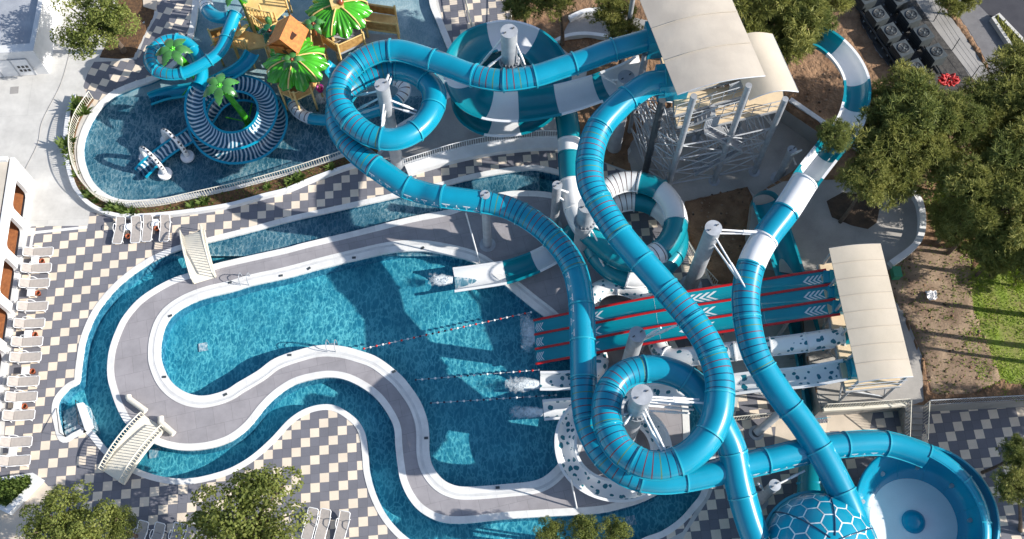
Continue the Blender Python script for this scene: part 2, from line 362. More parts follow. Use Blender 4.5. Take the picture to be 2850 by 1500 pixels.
def tag(o, label, cat, group=None):
    o['label'] = label; o['category'] = cat
    if group: o['group'] = group
    return o
def thing(name, label, cat, loc=(0, 0, 0), group=None):
    o = bpy.data.objects.new(name, None); COL.objects.link(o); o.location = loc; o.empty_display_size = .3
    ORG[o.name] = Vector(loc)
    return tag(o, label, cat, group)
def dup(root, loc, rz, label=None):
    r = root.copy(); COL.objects.link(r); r.location = loc; r.rotation_euler = (0, 0, rz)
    if label: r['label'] = label
    for ch in list(root.children):
        c = ch.copy(); COL.objects.link(c); c.parent = r
        for g in list(ch.children):
            d = g.copy(); COL.objects.link(d); d.parent = c
    return r
# ------------------------------------------------------------------ curves
def catmull(pts, n=8, closed=False):
    L = len(pts); out = []
    for i in range(L if closed else L-1):
        g = (lambda k: pts[k % L]) if closed else (lambda k: pts[max(0, min(L-1, k))])
        a, b, c, d = g(i-1), g(i), g(i+1), g(i+2)
        for j in range(n):
            t = j/n
            out.append(tuple(.5*((2*b[k])+(-a[k]+c[k])*t+(2*a[k]-5*b[k]+4*c[k]-d[k])*t*t+(-a[k]+3*b[k]-3*c[k]+d[k])*t**3) for k in range(len(b))))
    if not closed: out.append(tuple(pts[-1]))
    return out
def loop(px, z=0.0, n=7):
    return [Vector(a) for a in catmull([tuple(p) for p in PL(px, z)], n, True)]
def offset(pts, d, closed=True):
    """shift a flat line sideways: d>0 is to the left of its direction"""
    out = []; L = len(pts)
    for i in range(L):
        a = pts[(i-1) % L] if closed else pts[max(0, i-1)]; b = pts[(i+1) % L] if closed else pts[min(L-1, i+1)]
        t = Vector((b[0]-a[0], b[1]-a[1], 0)).normalized()
        out.append(Vector((pts[i][0]-t.y*d, pts[i][1]+t.x*d, 0)))
    return out
def area(pts): return .5*sum(pts[i][0]*pts[(i+1) % len(pts)][1]-pts[(i+1) % len(pts)][0]*pts[i][1] for i in range(len(pts)))
def inside(p, poly):
    c = False; n = len(poly); j = n-1
    for i in range(n):
        if (poly[i][1] > p[1]) != (poly[j][1] > p[1]) and p[0] < (poly[j][0]-poly[i][0])*(p[1]-poly[i][1])/(poly[j][1]-poly[i][1])+poly[i][0]: c = not c
        j = i
    return c
def fill(name, outer, holes, ztop, depth, mat, kind='structure', side=None):
    cu = bpy.data.curves.new(name, 'CURVE'); cu.dimensions = '2D'; cu.fill_mode = 'BOTH'
    for poly in [outer]+list(holes):
        sp = cu.splines.new('POLY'); sp.points.add(len(poly)-1); sp.use_cyclic_u = True
        for q, p in zip(sp.points, poly): q.co = (p[0], p[1], 0, 1)
    cu.extrude = depth/2
    tmp = bpy.data.objects.new('tmp', cu); COL.objects.link(tmp)
    dg = bpy.context.evaluated_depsgraph_get(); dg.update()
    me = bpy.data.meshes.new_from_object(tmp.evaluated_get(dg))
    bpy.data.objects.remove(tmp); bpy.data.curves.remove(cu)
    me.name = name
    for v in me.vertices: v.co.z += ztop-depth/2
    me.materials.clear(); me.materials.append(M[mat])
    if side: me.materials.append(M[side])
    for p in me.polygons:
        p.use_smooth = False
        p.material_index = 1 if side and abs(p.normal.z) < .5 else 0
    ob = bpy.data.objects.new(name, me); COL.objects.link(ob)
    if kind: ob['kind'] = kind
    return ob
def ring(name, pts, d0, d1, z0, z1, mat, closed=True, kind='structure', parent=None, zb=None):
    """kerb-like band along a line between two side offsets"""
    a = offset(pts, d0, closed); b = offset(pts, d1, closed); n = len(pts); mb = MB()
    vs = [(p.x, p.y, z) for z in (z0, z1) for q in (a, b) for p in q]
    fs = []
    for i in range(n if closed else n-1):
        j = (i+1) % n
        fs += [(2*n+i, 2*n+j, 3*n+j, 3*n+i), (i, n+i, n+j, j), (i, j, 2*n+j, 2*n+i), (n+j, n+i, 3*n+i, 3*n+j)]
    if not closed: fs += [(0, 2*n, 3*n, n), (n-1, 2*n-1, 4*n-1, 3*n-1)]
    mb.add(vs, fs, mat)
    bm_fix = mb.build(name, parent, kind)
    b2 = bmesh.new(); b2.from_mesh(bm_fix.data); bmesh.ops.recalc_face_normals(b2, faces=b2.faces); b2.to_mesh(bm_fix.data); b2.free()
    return bm_fix
def hnoise(x, y):
    from mathutils import noise
    return noise.noise(Vector((x*.55, y*.55, 0)))*.5+noise.noise(Vector((x*1.7, y*1.7, 3)))*.3+noise.noise(Vector((x*4.1, y*4.1, 7)))*.12
def lumpy(name, poly, z, amp, mat, step=.3, avoid=()):
    """uneven earth inside an outline"""
    xs = [p[0] for p in poly]; ys = [p[1] for p in poly]
    x0, y0 = min(xs), min(ys); nx = int((max(xs)-x0)/step)+1; ny = int((max(ys)-y0)/step)+1
    idx = {}; vs = []; fs = []
    def vid(i, j):
        if (i, j) not in idx:
            x, y = x0+i*step, y0+j*step
            idx[(i, j)] = len(vs); vs.append((x, y, z+amp*(.55+hnoise(x, y))))
        return idx[(i, j)]
    def snap(p, pg):
        best = None
        for a, b in zip(pg, list(pg[1:])+[pg[0]]):
            dx, dy = b[0]-a[0], b[1]-a[1]; l = dx*dx+dy*dy
            t = max(0, min(1, ((p[0]-a[0])*dx+(p[1]-a[1])*dy)/l)) if l else 0
            q = (a[0]+dx*t, a[1]+dy*t); d = (q[0]-p[0])**2+(q[1]-p[1])**2
            if best is None or d < best[0]: best = (d, q)
        return best[1]
    for i in range(nx+1):
        for j in range(ny+1):
            cs = [(i, j), (i+1, j), (i+1, j+1), (i, j+1)]
            st = [(inside((x0+a*step, y0+b*step), poly), next((g for g in avoid if inside((x0+a*step, y0+b*step), g)), None)) for a, b in cs]
            if any(s[0] and s[1] is None for s in st): fs.append(tuple(vid(a, b) for a, b in cs))
    for k, v in enumerate(vs):
        p = v[:2]
        if not inside(p, poly): q = snap(p, poly); vs[k] = (q[0], q[1], z)
        else:
            for g in avoid:
                if inside(p, g): q = snap(p, g); vs[k] = (q[0], q[1], z); break
    return MB().add(vs, fs, mat, True).build(name, None, 'structure')
# ================================================================== SETTING: pools, decks, earth
POOL = [(700,793),(800,771),(902.8,743.3),(994.9,721.2),(1090.8,700.9),(1179,697.2),(1271.4,713.8),(1326.7,732.3),(1374.7,765.4),(1420,803),(1475,848),(1529,891),(1565,935),(1592,1000),(1602,1080),(1597,1180),(1582,1250),(1555,1292),(1500,1336),(1400.5,1350),(1297.2,1356.9),(1253,1348.4),(1223.5,1328),(1201.4,1295),(1193,1258),(1192,1206.5),(1186.6,1165.9),(1168.2,1118),(1138.7,1073.7),(1109.2,1040.6),(1054,998.5),(1006,979.3),(950.7,965.3),(891.7,962.7),(832.7,975.6),(764.5,1000),(719,1033),(663.6,1066),(626.7,1088.5),(571.4,1103),(527.2,1097.7),(490.3,1077.4),(464.5,1047.9),(448,1007.4),(445,979.3),(448,942.4),(460.8,901.8),(483,872.4),(523.5,846.5),(575,826.3),(645,809.7)]
ISLE = [(800,689.9),(700,712),(597.2,735.9),(534.6,758),(479.3,776.5),(424,806),(379.7,839.2),(342.9,883.4),(320.7,927.6),(306,971.9),(300.5,1010),(300.5,1044),(306,1073.7),(324.4,1129),(350.2,1177),(387,1206.5),(424,1230.4),(471.9,1247),(527.2,1252.5),(589.9,1245),(645,1224.9),(693,1188),(736.9,1134),(773.7,1098.5),(818,1070),(865.9,1055.3),(917.5,1049),(965.4,1057),(1013.4,1081),(1050.2,1110.6),(1079.7,1151),(1098,1191.7),(1101.8,1239.6),(1107.4,1291.2),(1116.6,1339.2),(1138.7,1387),(1171.9,1424),(1223.5,1449.8),(1289.9,1455.3),(1400.5,1444.2),(1505,1437),(1658,1427.7),(1731.8,1412.9),(1798,1390.8),(1860.8,1354),(1900,1310),(1917,1260),(1918,1184),(1912,1120),(1890,1060),(1850,960),(1800,860),(1740,760),(1690,660),(1640,590),(1585,556),(1530,537),(1455,532),(1400,536),(1330,553),(1253,583),(1142.4,605),(995,642),(847.5,677)]
RIVER = [(700,643.8),(586,672.5),(505,693.5),(442.4,717.5),(390.8,747),(342.9,783.9),(306,820.7),(272.8,865),(250.7,909),(236,953.5),(228.6,1000),(223.8,1036.9),(219,1064),(191.7,1081),(165.9,1110.6),(159.3,1140),(164,1169.6),(178,1216),(203,1206),(231,1192),(236,1190),(247,1192),(262,1206),(295,1246),(335,1282),(379.7,1304),(424,1320.7),(479.3,1331.8),(534.6,1331.8),(589.9,1320.7),(645,1302),(700.5,1269),(755,1221),(803,1169.6),(847.5,1140),(895.4,1127),(936,1131),(976.5,1154.8),(1002.3,1180.6),(1017,1213.8),(1023.7,1265.4),(1028,1313.4),(1042.9,1368.7),(1068.7,1424),(1101.8,1468),(1140,1502),(1220,1560),(1330,1600),(1500,1600),(1660,1560),(1787,1500),(1842,1479),(1890,1446),(1927,1405.5),(1953,1368.7),(1972,1300),(1978,1220),(1966,1150),(1935,1085),(1880,985),(1800,830),(1740,700),(1690,610),(1640,540),(1580,495),(1500,473),(1437,475.6),(1326.7,494),(1225,520),(1105.5,548),(958,581),(810.6,614)]
KIDS = [(553,-60),(551,0),(546,55),(533,110),(503,166),(438.7,217.5),(368.7,243),(313.4,269),(272.8,309.7),(247,354),(233,398),(232,435),(239.6,468),(254.4,500),(280,529.5),(313.4,549.8),(350.2,558),(405.5,557),(516,544),(626.7,525.8),(700.5,507),(800,482),(884,457),(950,430),(1010,402),(1070,370),(1130,335),(1200,292),(1262,245),(1280,215),(1266,177),(1249,140),(1216,59),(1197,10),(1190,-60),(1150,-180),(900,-260),(640,-220)]
def ccw(p): return p if area(p) > 0 else list(reversed(p))
pool = ccw(loop(POOL)); isle = ccw(loop(ISLE)); river = ccw(loop(RIVER)); kids = ccw(loop(KIDS))
BIG = [(-62, -12), (62, -12), (62, 88), (-62, 88)]
fill('ground', [(-500, -300), (500, -300), (500, 700), (-500, 700)], [BIG], -.05, .6, 'soil')
fill('concrete_deck', BIG, [river, kids], 0, 1.5, 'concrete', side='pool_wall')
fill('island_deck', isle, [pool], .008, 1.5, 'pavers_grey', side='pool_wall')
fill('pool_floor', [(-40, 0), (20, 0), (20, 45), (-40, 45)], [], -1.25, .1, 'pool_tile')
fill('kids_pool_floor', [(-36, 31), (2, 31), (2, 72), (-36, 72)], [], -.42, .06, 'kids_tile')
def sheet(name, poly, z, mat):
    return MB().add([(p[0], p[1], z) for p in poly], [tuple(range(len(poly)))], mat).build(name, None, 'structure')
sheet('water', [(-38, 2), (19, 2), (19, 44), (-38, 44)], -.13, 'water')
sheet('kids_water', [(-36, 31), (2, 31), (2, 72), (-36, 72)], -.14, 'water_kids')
# rims (coping)
ring('coping', river, -.36, .03, -.2, .035, 'coping')
ring('coping', isle, -.03, .42, -.2, .04, 'coping')
ring('coping', pool, -.40, .05, -.2, .035, 'coping')
ring('overflow_gutter', pool, -.58, -.40, -.1, .02, 'coping_gutter')
ring('coping', pool, -.78, -.58, -.1, .045, 'coping')
ring('coping', kids, -.42, .04, -.2, .05, 'coping')
# chequered paving: outline minus the river rim
riv_out = offset(river, -.35)
def poly(px): return [Vector((p.x, p.y, 0)) for p in PL(px)]
main_chk = poly([(80,640),(88,630),(245,628),(250,590),(330,602),(480,600),(627,578),(740,550),(800,533),(877,503),(980,466),(1135,470),(1250,442),(1400,412),(1560,402),(1650,440),(1760,490),(1840,560),(1905,660),(1985,800),(2020,960),(2035,1090),(2050,1200),(1960,1380),(1900,1480),(1750,1560),(1500,1650),(-120,1700),(-60,1350),(5,1290),(28,1000),(60,760)])
fill('checker_paving', main_chk, [riv_out], .004, .004, 'checker_main')
kids_chk = poly([(468,-80),(436,20),(440,40),(405,100),(380,165),(330,170),(262,172),(243,205),(232,240),(250,276),(268,305),(305,262),(365,233),(430,210),(494,158),(522,105),(535,55),(540,0),(544,-80)])
fill('checker_paving', kids_chk, [], .004, .004, 'checker_kids')
up_chk = poly([(1206,-60),(1420,-60),(1422,60),(1425,160),(1300,175),(1283,170),(1262,130),(1232,55)])
fill('checker_paving', up_chk, [], .004, .004, 'checker_upper')
east_chk = poly([(2060,1085),(2300,1150),(2575,1140),(2900,1118),(2990,1800),(1800,1800),(1905,1490),(1975,1385),(2030,1240)])
fill('checker_paving', east_chk, [], .005, .004, 'checker_east')
fill('beige_pad', poly([(2305,1152),(2430,1146),(2420,1198),(2300,1200)]), [], .009, .004, 'beige_pad')
fill('beige_pad', poly([(2160,1170),(2215,1150),(2235,1230),(2155,1240)]), [], .009, .004, 'beige_pad')
# drain strips in the paving on the left
for a, b in (((90, 648), (243, 632)), ((91, 650), (84, 694))):
    mb = MB(); mb.beam(P(*a, .008), P(*b, .008), .2, .012, 'coping'); mb.build('drain_strip', None, 'structure')
fill('concrete_deck', poly([(1045,448),(1130,345),(1200,300),(1270,245),(1292,178),(1420,165),(1560,290),(1560,390),(1400,404),(1250,432),(1120,468)]), [], .008, .006, 'concrete_grey')  # grey concrete overlay; part of its darkness is slide shade put into the colour
# --- raised terrace on the right, earth around the towers
TR = 1.6
TER = [(2285,1140),(2520,1125),(2575,1128),(2900,1112),(3600,1080),(3600,-500),(2040,-500),(2110,-60),(2145,120),(2186,306),(2290,378),(2215,470),(2098,545),(2085,640),(2108,745),(2200,762),(2228,850),(2245,1000)]
ter = [Vector((p.x, p.y, 0)) for p in PL(TER, TR)]
fill('raised_terrace', ter, [], TR, 2.2, 'concrete_grey')
def tpoly(px): return [Vector((p.x, p.y, 0)) for p in PL(px, TR)]
path1 = tpoly([(2095,548),(2180,505),(2330,500),(2440,515),(2530,540),(2562,590),(2568,640),(2545,692),(2478,745),(2500,800),(2520,900),(2562,1000),(2572,1125),(2522,1123),(2290,1138),(2247,1000),(2230,850),(2202,762),(2110,745),(2087,640)])
ac_pad = tpoly([(2388,-60),(2560,-60),(2585,40),(2660,150),(2720,250),(2640,262),(2540,250),(2500,215),(2440,140),(2395,60)])
ac_path = tpoly([(2548,-60),(2620,10),(2700,125),(2760,215),(2790,255),(2740,270),(2690,195),(2610,90),(2560,20),(2530,-30)])
road = tpoly([(2580,-80),(2700,90),(2745,170),(2770,260),(2900,360),(3400,500),(3400,-400),(2600,-400)])
grass1 = tpoly([(2700,760),(2760,700),(2860,640),(3100,620),(3100,1020),(2850,1075),(2775,1050),(2740,960),(2705,860)])
bed = tpoly([(2300,560),(2345,535),(2420,545),(2448,580),(2440,620),(2415,638),(2370,628),(2315,605)])
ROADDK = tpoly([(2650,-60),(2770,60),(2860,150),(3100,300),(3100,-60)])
dirtp = tpoly([(2440,760),(2490,745),(2560,680),(2700,700),(2712,860),(2790,1060),(2700,1098),(2590,1098),(2570,1000),(2530,900)])
lumpy('soil', [p for p in ter], TR-.02, .30, 'soil', .33, (path1, ac_pad, ac_path, road, grass1, dirtp))
fill('path', path1, [], TR+.02, .06, 'concrete_mid')
fill('gravel', ac_pad, [], TR+.02, .06, 'gravel')
fill('path', ac_path, [], TR+.03, .06, 'concrete_grey')
fill('road', road, [], TR+.02, .06, 'asphalt')
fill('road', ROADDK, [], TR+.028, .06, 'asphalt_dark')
lumpy('planting_bed', bed, TR+.02, .12, 'soil_dark', .2)
fill('grass_ground', grass1, [], TR+.03, .2, 'grass_base')
lumpy('dirt', dirtp, TR+.0, .14, 'dirt_grey', .3)
# lower level earth and pads round the big tower
soilA = poly([(1420,-120),(1420,60),(1470,95),(1560,130),(1640,200),(1560,290),(1575,400),(1650,440),(1760,480),(1745,420),(1800,330),(1860,300),(2120,240),(2140,120),(2080,-120)])
padA = poly([(1545,135),(1585,60),(1640,40),(1700,35),(1810,60),(1830,150),(1700,110),(1640,104),(1575,112)])
lumpy('soil', soilA, .0, .22, 'soil', .3, (padA,))
fill('path', padA, [], .05, .06, 'concrete_grey')
padB = poly([(1745,440),(1800,345),(1900,300),(2185,300),(2290,380),(2230,470),(2105,548),(2080,520),(1910,560),(1850,560),(1780,540)])
fill('path', padB, [], .04, .04, 'concrete_mid')
lumpy('soil', poly([(1905,562),(2080,520),(2095,548),(2082,640),(2085,720),(2040,795),(1985,790),(1960,735),(1905,650)]), .0, .3, 'soil', .25)
fill('path', poly([(1740,250),(1770,330),(1815,430),(1850,545),(1830,555),(1770,450),(1720,330)]), [], .06, .08, 'concrete_grey')
lumpy('planting_bed', poly([(275,160),(300,110),(325,60),(325,-60),(440,-60),(430,40),(398,108),(372,160),(330,166)]), -.02, .12, 'mulch', .2)
fill('beige_pad', poly([(395,-60),(450,-60),(434,30),(400,20)]), [], .1, .1, 'beige_pad')
# planter along the kids pool fence
PLW = [(212,270),(196,320),(188,380),(190,440),(203,500),(221,539),(258,576),(313,601),(369,607),(479,600),(627,579),(737,550),(800,534),(877,502),(980,466),(1040,452)]
FEN = [(262,278),(222,340),(207,405),(213,462),(230,507),(264,548),(311,572),(369,582),(450,576),(560,553),(700,521),(800,493),(900,461),(990,430),(1060,400)]
plw = [Vector(a) for a in catmull([tuple(p) for p in PL(PLW)], 5)]
fen = [Vector(a) for a in catmull([tuple(p) for p in PL(FEN)], 5)]
w = ring('planter_wall', plw, -.14, .14, -.05, .42, 'white_wall', False, None)
tag(w, 'low curved white planter wall around the children pool terrace', 'wall')
fill('planting_bed', plw+list(reversed(fen)), [], .22, .2, 'mulch')
w2 = ring('promenade_wall', [Vector(a) for a in catmull([tuple(p) for p in PL([(1132,478),(1180,462),(1250,442),(1330,424),(1400,413),(1480,405),(1560,402)])], 6)], -.5, .5, -.05, .45, 'white_wall', False, None)
tag(w2, 'broad white curved wall top below the upper railing behind the grey column', 'wall')
def wall(px, z, wdt, h, label, name='low_wall', mat='white_wall', zb=None):
    pts = [Vector(a) for a in catmull([tuple(p) for p in PL(px, z)], 6)]
    o = ring(name, pts, -wdt/2, wdt/2, z-.1 if zb is None else zb, z+h, mat, False, None)
    return tag(o, label, 'wall')
wall([(2529,533),(2555,574),(2561,640),(2540,690),(2474,741)], TR, .42, .55, 'curved white retaining wall bounding the grey path behind the small canopy')
wall([(2186,306),(2235,340),(2290,378)], TR-1.2, .35, 1.5, 'straight white retaining wall running from the tall tower foot to the pines', zb=-.1)
wall([(2350,400),(2375,412),(2400,430)], TR, .3, .5, 'short white wall stub half hidden under the pines')
wall([(1584,59),(1629,40),(1684,37),(1740,42)], 0, .35, .5, 'short curved white kerb wall at the top edge of the upper path')
wall([(1536,128),(1577,109),(1629,103),(1690,110)], 0, .3, .5, 'wavy white kerb wall below the upper path behind the open spiral')
wall([(2290,1141),(2400,1134),(2520,1126)], TR-.1, .3, .25, 'beige retaining wall edge under the railing beside the small tower', mat='cream')
# ------------------------------------------------------------------ fences
def fence(px, z, h, label, mat='cream_paint', gap=.17, bay=2.2, name='railing', closed=False, bal=.022, pts=None):
    pts = pts or [Vector(a) for a in catmull([tuple(p) for p in PL(px, z)], 8)]
    pts = [Vector((p.x, p.y, z)) for p in pts]
    cum = [0]
    for a, b in zip(pts, pts[1:]): cum.append(cum[-1]+(b-a).length)
    def at(s):
        for i in range(len(pts)-1):
            if s <= cum[i+1]+1e-6: return pts[i].lerp(pts[i+1], (s-cum[i])/max(1e-6, cum[i+1]-cum[i]))
        return pts[-1]
    Ltot = cum[-1]; t = thing(name, label, 'railing', at(Ltot/2))
    up = Vector((0, 0, 1))
    MB().tube([p+up*h for p in pts], .035, mat, 6).build('top_rail', t)
    MB().tube([p+up*.12 for p in pts], .022, mat, 6).build('bottom_rail', t)
    nb = max(1, round(Ltot/bay))
    for k in range(nb+1):
        p = at(Ltot*k/nb); MB().bar(p, p+up*h, .03, mat, 6).build('post', t)
    for k in range(nb):
        mb = MB(); a, b = Ltot*k/nb, Ltot*(k+1)/nb; m = max(2, int((b-a)/gap))
        for q in range(1, m):
            p = at(a+(b-a)*q/m); mb.bar(p+up*.12, p+up*h, bal, mat, 4)
        mb.build('balusters', t)
    return t
fence(None, .22, .95, 'long curved cream railing around the shallow children pool', pts=fen)
fence([(1124,462),(1170,448),(1250,423),(1330,404),(1410,392),(1500,384),(1570,385)], .45, 1.0, 'white railing along the broad white wall above the chequered walk', 'white_paint')
fence([(1424,-40),(1424,30),(1423,75)], 0, 1.1, 'straight cream railing edging the earth at the top centre')
fence([(1288,-40),(1302,40),(1322,110)], 0, 1.1, 'cream railing across the chequered strip beside the open spiral')
fence([(2573,1128),(2700,1121),(2860,1113),(2990,1108)], TR, 1.1, 'grey white railing above the shaded chequered terrace on the right', 'galv')
fence([(2290,1137),(2400,1131),(2518,1122)], TR+.15, 1.0, 'cream railing in front of the small tower foot')
fence([(2030,1172),(2090,1166),(2165,1158)], .2, 1.0, 'cream railing between the two teal tubes on dark tiles')
fence([(1890,655),(1935,735),(1990,800)], 0, 1.1, 'cream railing beside the thick grey column on the earth bank')
# steps down from the path to the terrace
st = thing('stairs', 'grey flight of steps with side rails down to the shaded terrace', 'stairs', P(2545, 1165, .5))
a0, a1 = P(2522, 1126, TR), P(2572, 1128, TR); dn = Vector((.05, -1, 0)).normalized()
for k in range(6):
    mb = MB(); c = (a0+a1)/2+dn*(.17+.34*k); mb.box((c.x, c.y, -.02), (a1-a0).length, .36, TR-.02-(k+1)*.24, 'concrete_grey', math.atan2((a1-a0).y, (a1-a0).x)); mb.build('step', st)
for e in (a0, a1):
    mb = MB(); q = e+dn*2.1; q.z = .1
    for k in range(13):
        p = e.lerp(q, k/12); mb.bar(p, p+Vector((0, 0, 1)), .015, 'cream_paint', 4)
    mb.build('balusters', st); MB().bar(e+Vector((0, 0, 1)), q+Vector((0, 0, 1)), .035, 'cream_paint').build('handrail', st)
# ------------------------------------------------------------------ bridges
def bridge(px0, px1, width, rise, label, solid=False):
    a, b = P(*px0), P(*px1); d = (b-a); L = d.length; d.normalize(); s = Vector((d.y, -d.x, 0)); up = Vector((0, 0, 1))
    t = thing('footbridge', label, 'footbridge', (a+b)/2)
    def zz(k): return .06+rise*math.sin(pi*k)**.8 if 0 < k < 1 else .06
    n = 22; vs = []; fs = []
    for i in range(n+1):
        k = i/n; c = a+d*L*k
        for sx in (-1, 1):
            for dz in (0, -.18): vs.append(c+s*sx*width/2+up*(zz(k)+dz))
    for i in range(n):
        o = i*4; q = o+4
        fs += [(o, q, q+2, o+2), (o+1, o+3, q+3, q+1), (o, o+1, q+1, q), (o+2, q+2, q+3, o+3)]
    MB().add(vs, fs, 'cream').build('deck_slab', t)
    for sx in (-1, 1):
        side = [a+d*L*i/n+s*sx*(width/2-.05)+up*zz(i/n) for i in range(n+1)]
        mb = MB(); mb.tube([p+up*.9 for p in side], .05, 'cream_paint', 6); mb.build('handrail', t)
        mb = MB(); mb.tube([p+up*.1 for p in side], .03, 'cream_paint', 6); mb.build('bottom_rail', t)
        mb = MB(); m = int(L/.2)
        for q in range(m+1):
            k = q/m; p = a+d*L*k+s*sx*(width/2-.05)+up*zz(k); mb.bar(p, p+up*.9, .03, 'cream_paint', 4)
        mb.build('balusters', t)
        vs = [p+s*sx*e+up*dz for p in side for e, dz in ((.03, -.2), (.03, .14), (.09, .14), (.09, -.2))]
        fs = [(4*i+j, 4*i+(j+1) % 4, 4*i+4+(j+1) % 4, 4*i+4+j) for i in range(n) for j in range(4)]
        MB().add(vs, fs, 'cream').build('side_beam', t)
    return t
bridge((539, 650), (571, 782), 1.55, .5, 'upper arched cream footbridge over the lazy river beside four sun loungers')
bridge((432, 1176), (316, 1330), 1.75, .5, 'lower arched cream footbridge over the lazy river near the planter')
for q0, q1, hook, lb in (((362, 1112), (406, 1144), (357, 1100), 'upper'), ((448, 1176), (484, 1208), (447, 1160), 'lower')):
    pts = [P(*hook, .35), P(hook[0]+1, hook[1]+8, .35)]+[P(q0[0]+(q1[0]-q0[0])*k/4, q0[1]+(q1[1]-q0[1])*k/4, .35) for k in range(5)]
    mb = MB(); mb.tube([Vector(a) for a in catmull([tuple(p) for p in pts], 4)], .2, 'cream', 10)
    o = mb.build('bridge_end_wall'); tag(o, lb+' of two hooked cream end walls at the island end of the lower footbridge', 'wall')
    for q in (pts[2], pts[-1]): pass
# niche steps into the river
nt_ = thing('pool_steps', 'pale green steps with black handrail leading into the lazy river', 'steps', P(200, 1195))
na, nb_ = P(180, 1214), P(233, 1190); du = P(160, 1150)-P(178, 1214); du.z = 0; du.normalize()
for k in range(5):
    mb = MB(); c = (na+nb_)/2+du*(.22+.42*k); mb.box((c.x, c.y, -1.3), (nb_-na).length*.98, .42, 1.3-.18-.2*k, 'coping_gutter', math.atan2((nb_-na).y, (nb_-na).x)); mb.build('step', nt_)
mb = MB()
for e in (na, nb_):
    q = e+du*2.0; mb.tube([e+Vector((0, 0, .0)), e+Vector((0, 0, .9)), q+Vector((0, 0, .1)), q+Vector((0, 0, -.8))], .025, 'black', 6)
mb.build('handrail', nt_)
o = MB().prism([tuple(p)[:2] for p in PL([(216,1126),(234,1122),(262,1192),(240,1200)])], -1.2, .22, 'white_wall').build('niche_wall')
tag(o, 'short slanted white wall between the river steps and the current', 'wall')
# pool ladders
for i, (x, y, lb) in enumerate(((683, 789, 'steel pool ladder on the upper edge of the main pool'), (925, 958, 'steel pool ladder on the inner curve of the main pool'))):
    t = thing('pool_ladder', lb, 'ladder', P(x, y)); c = P(x, y); out = Vector((0, 1, 0)) if i == 0 else Vector((0, -1, 0))
    for sx in (-.28, .28):
        b = c+Vector((sx, 0, 0)); MB().tube([Vector(a) for a in catmull([tuple(b+out*.55+Vector((0, 0, .03))), tuple(b+out*.5+Vector((0, 0, .7))), tuple(b+out*.15+Vector((0, 0, .9))), tuple(b-out*.12+Vector((0, 0, .5))), tuple(b-out*.12+Vector((0, 0, -1.0)))], 5)], .026, 'steel', 6).build('handrail', t)
    for k in range(3): MB().beam(c+Vector((-.28, 0, -.25-.28*k))-out*.12, c+Vector((.28, 0, -.25-.28*k))-out*.12, .08, .03, 'steel').build('rung', t)
# lids on the pool rim
for i, (x, y) in enumerate([(640,786),(782,767),(860,747),(985,717),(1176,690),(474,879),(457,1049),(627,1098),(806,988),(1096,1034),(1186,1219),(1385,1357)]):
    c = P(x, y, .05); o = MB().box(tuple(c), .26, .16, .02, 'ac_body', random.random()).build('skimmer_lid')
    tag(o, 'small grey skimmer lid set in the white pool rim', 'lid', 'skimmer lids along the pool rim')
# lane ropes
def rope(p0, p1, cols, label):
    a, b = P(*p0, -.12), P(*p1, -.12); t = thing('lane_rope', label, 'lane rope', (a+b)/2)
    MB().tube([a, (a+b)/2, b], .012, 'float_white', 4).build('cord', t)
    n = int((b-a).length/.42); meshes = {}
    for k in range(n+1):
        c = cols(k, n)
        mb = MB()
        if c not in meshes:
            mb.lathe((0, 0, 0), [(0.001, .08), (.06, .065), (.085, 0), (.06, -.065), (.001, -.08)], c, 8)
            o = mb.build('float', None); meshes[c] = o
        else:
            o = meshes[c].copy(); COL.objects.link(o)
        o.parent = t; o.location = a.lerp(b, k/n)-ORG[t.name]; o.rotation_euler = (0, pi/2, random.random())
rope((1013, 970), (1478, 868.6), lambda k, n: 'float_navy' if .26 < k/n < .52 and k % 2 else ('float_white' if k % 2 else 'float_red'), 'longest red and white lane rope floating across the main pool')
rope((1157, 1057), (1500, 1029.5), lambda k, n: ('float_white' if k % 2 else 'float_red') if k/n > .8 else ('float_white' if k % 2 else 'float_navy'), 'middle lane rope of white and navy floats ending in red ones')
rope((1199.5, 1121.7), (1547, 1099.5), lambda k, n: 'float_white' if k % 2 else 'float_navy', 'lowest lane rope with only white and navy floats')
# ================================================================== SLIDES
UP = Vector((0, 0, 1))
STY = {  # style: (material, closed?, stripes, flange material)
 'c': ('teal', 1, 0, 'flange_teal'), 's': ('teal', 1, 1, 'flange_teal'), 'w': ('white_gel', 1, 0, 'white_gel'), 'W': ('white_gel', 1, 2, 'white_gel'),
 'd': ('teal_dark', 1, 0, 'teal_dark'), 'D': ('teal_dark', 1, 1, 'teal_dark'), 'o': ('teal_dark', 0, 0, 'teal_dark'), 'O': ('white_gel', 0, 0, 'white_gel'),
 'k': ('teal_kids', 1, 0, 'flange_teal'), 'K': ('teal_kids', 1, 1, 'flange_teal'), 'h': ('teal_kids', 0, 0, 'flange_teal'), 'z': ('zebra', 0, 0, 'teal_kids'),
 'g': ('teal', 0, 0, 'flange_teal'), 'p': ('spotted', 1, 0, 'white_gel'), 'q': ('spotted', 0, 0, 'white_gel')}
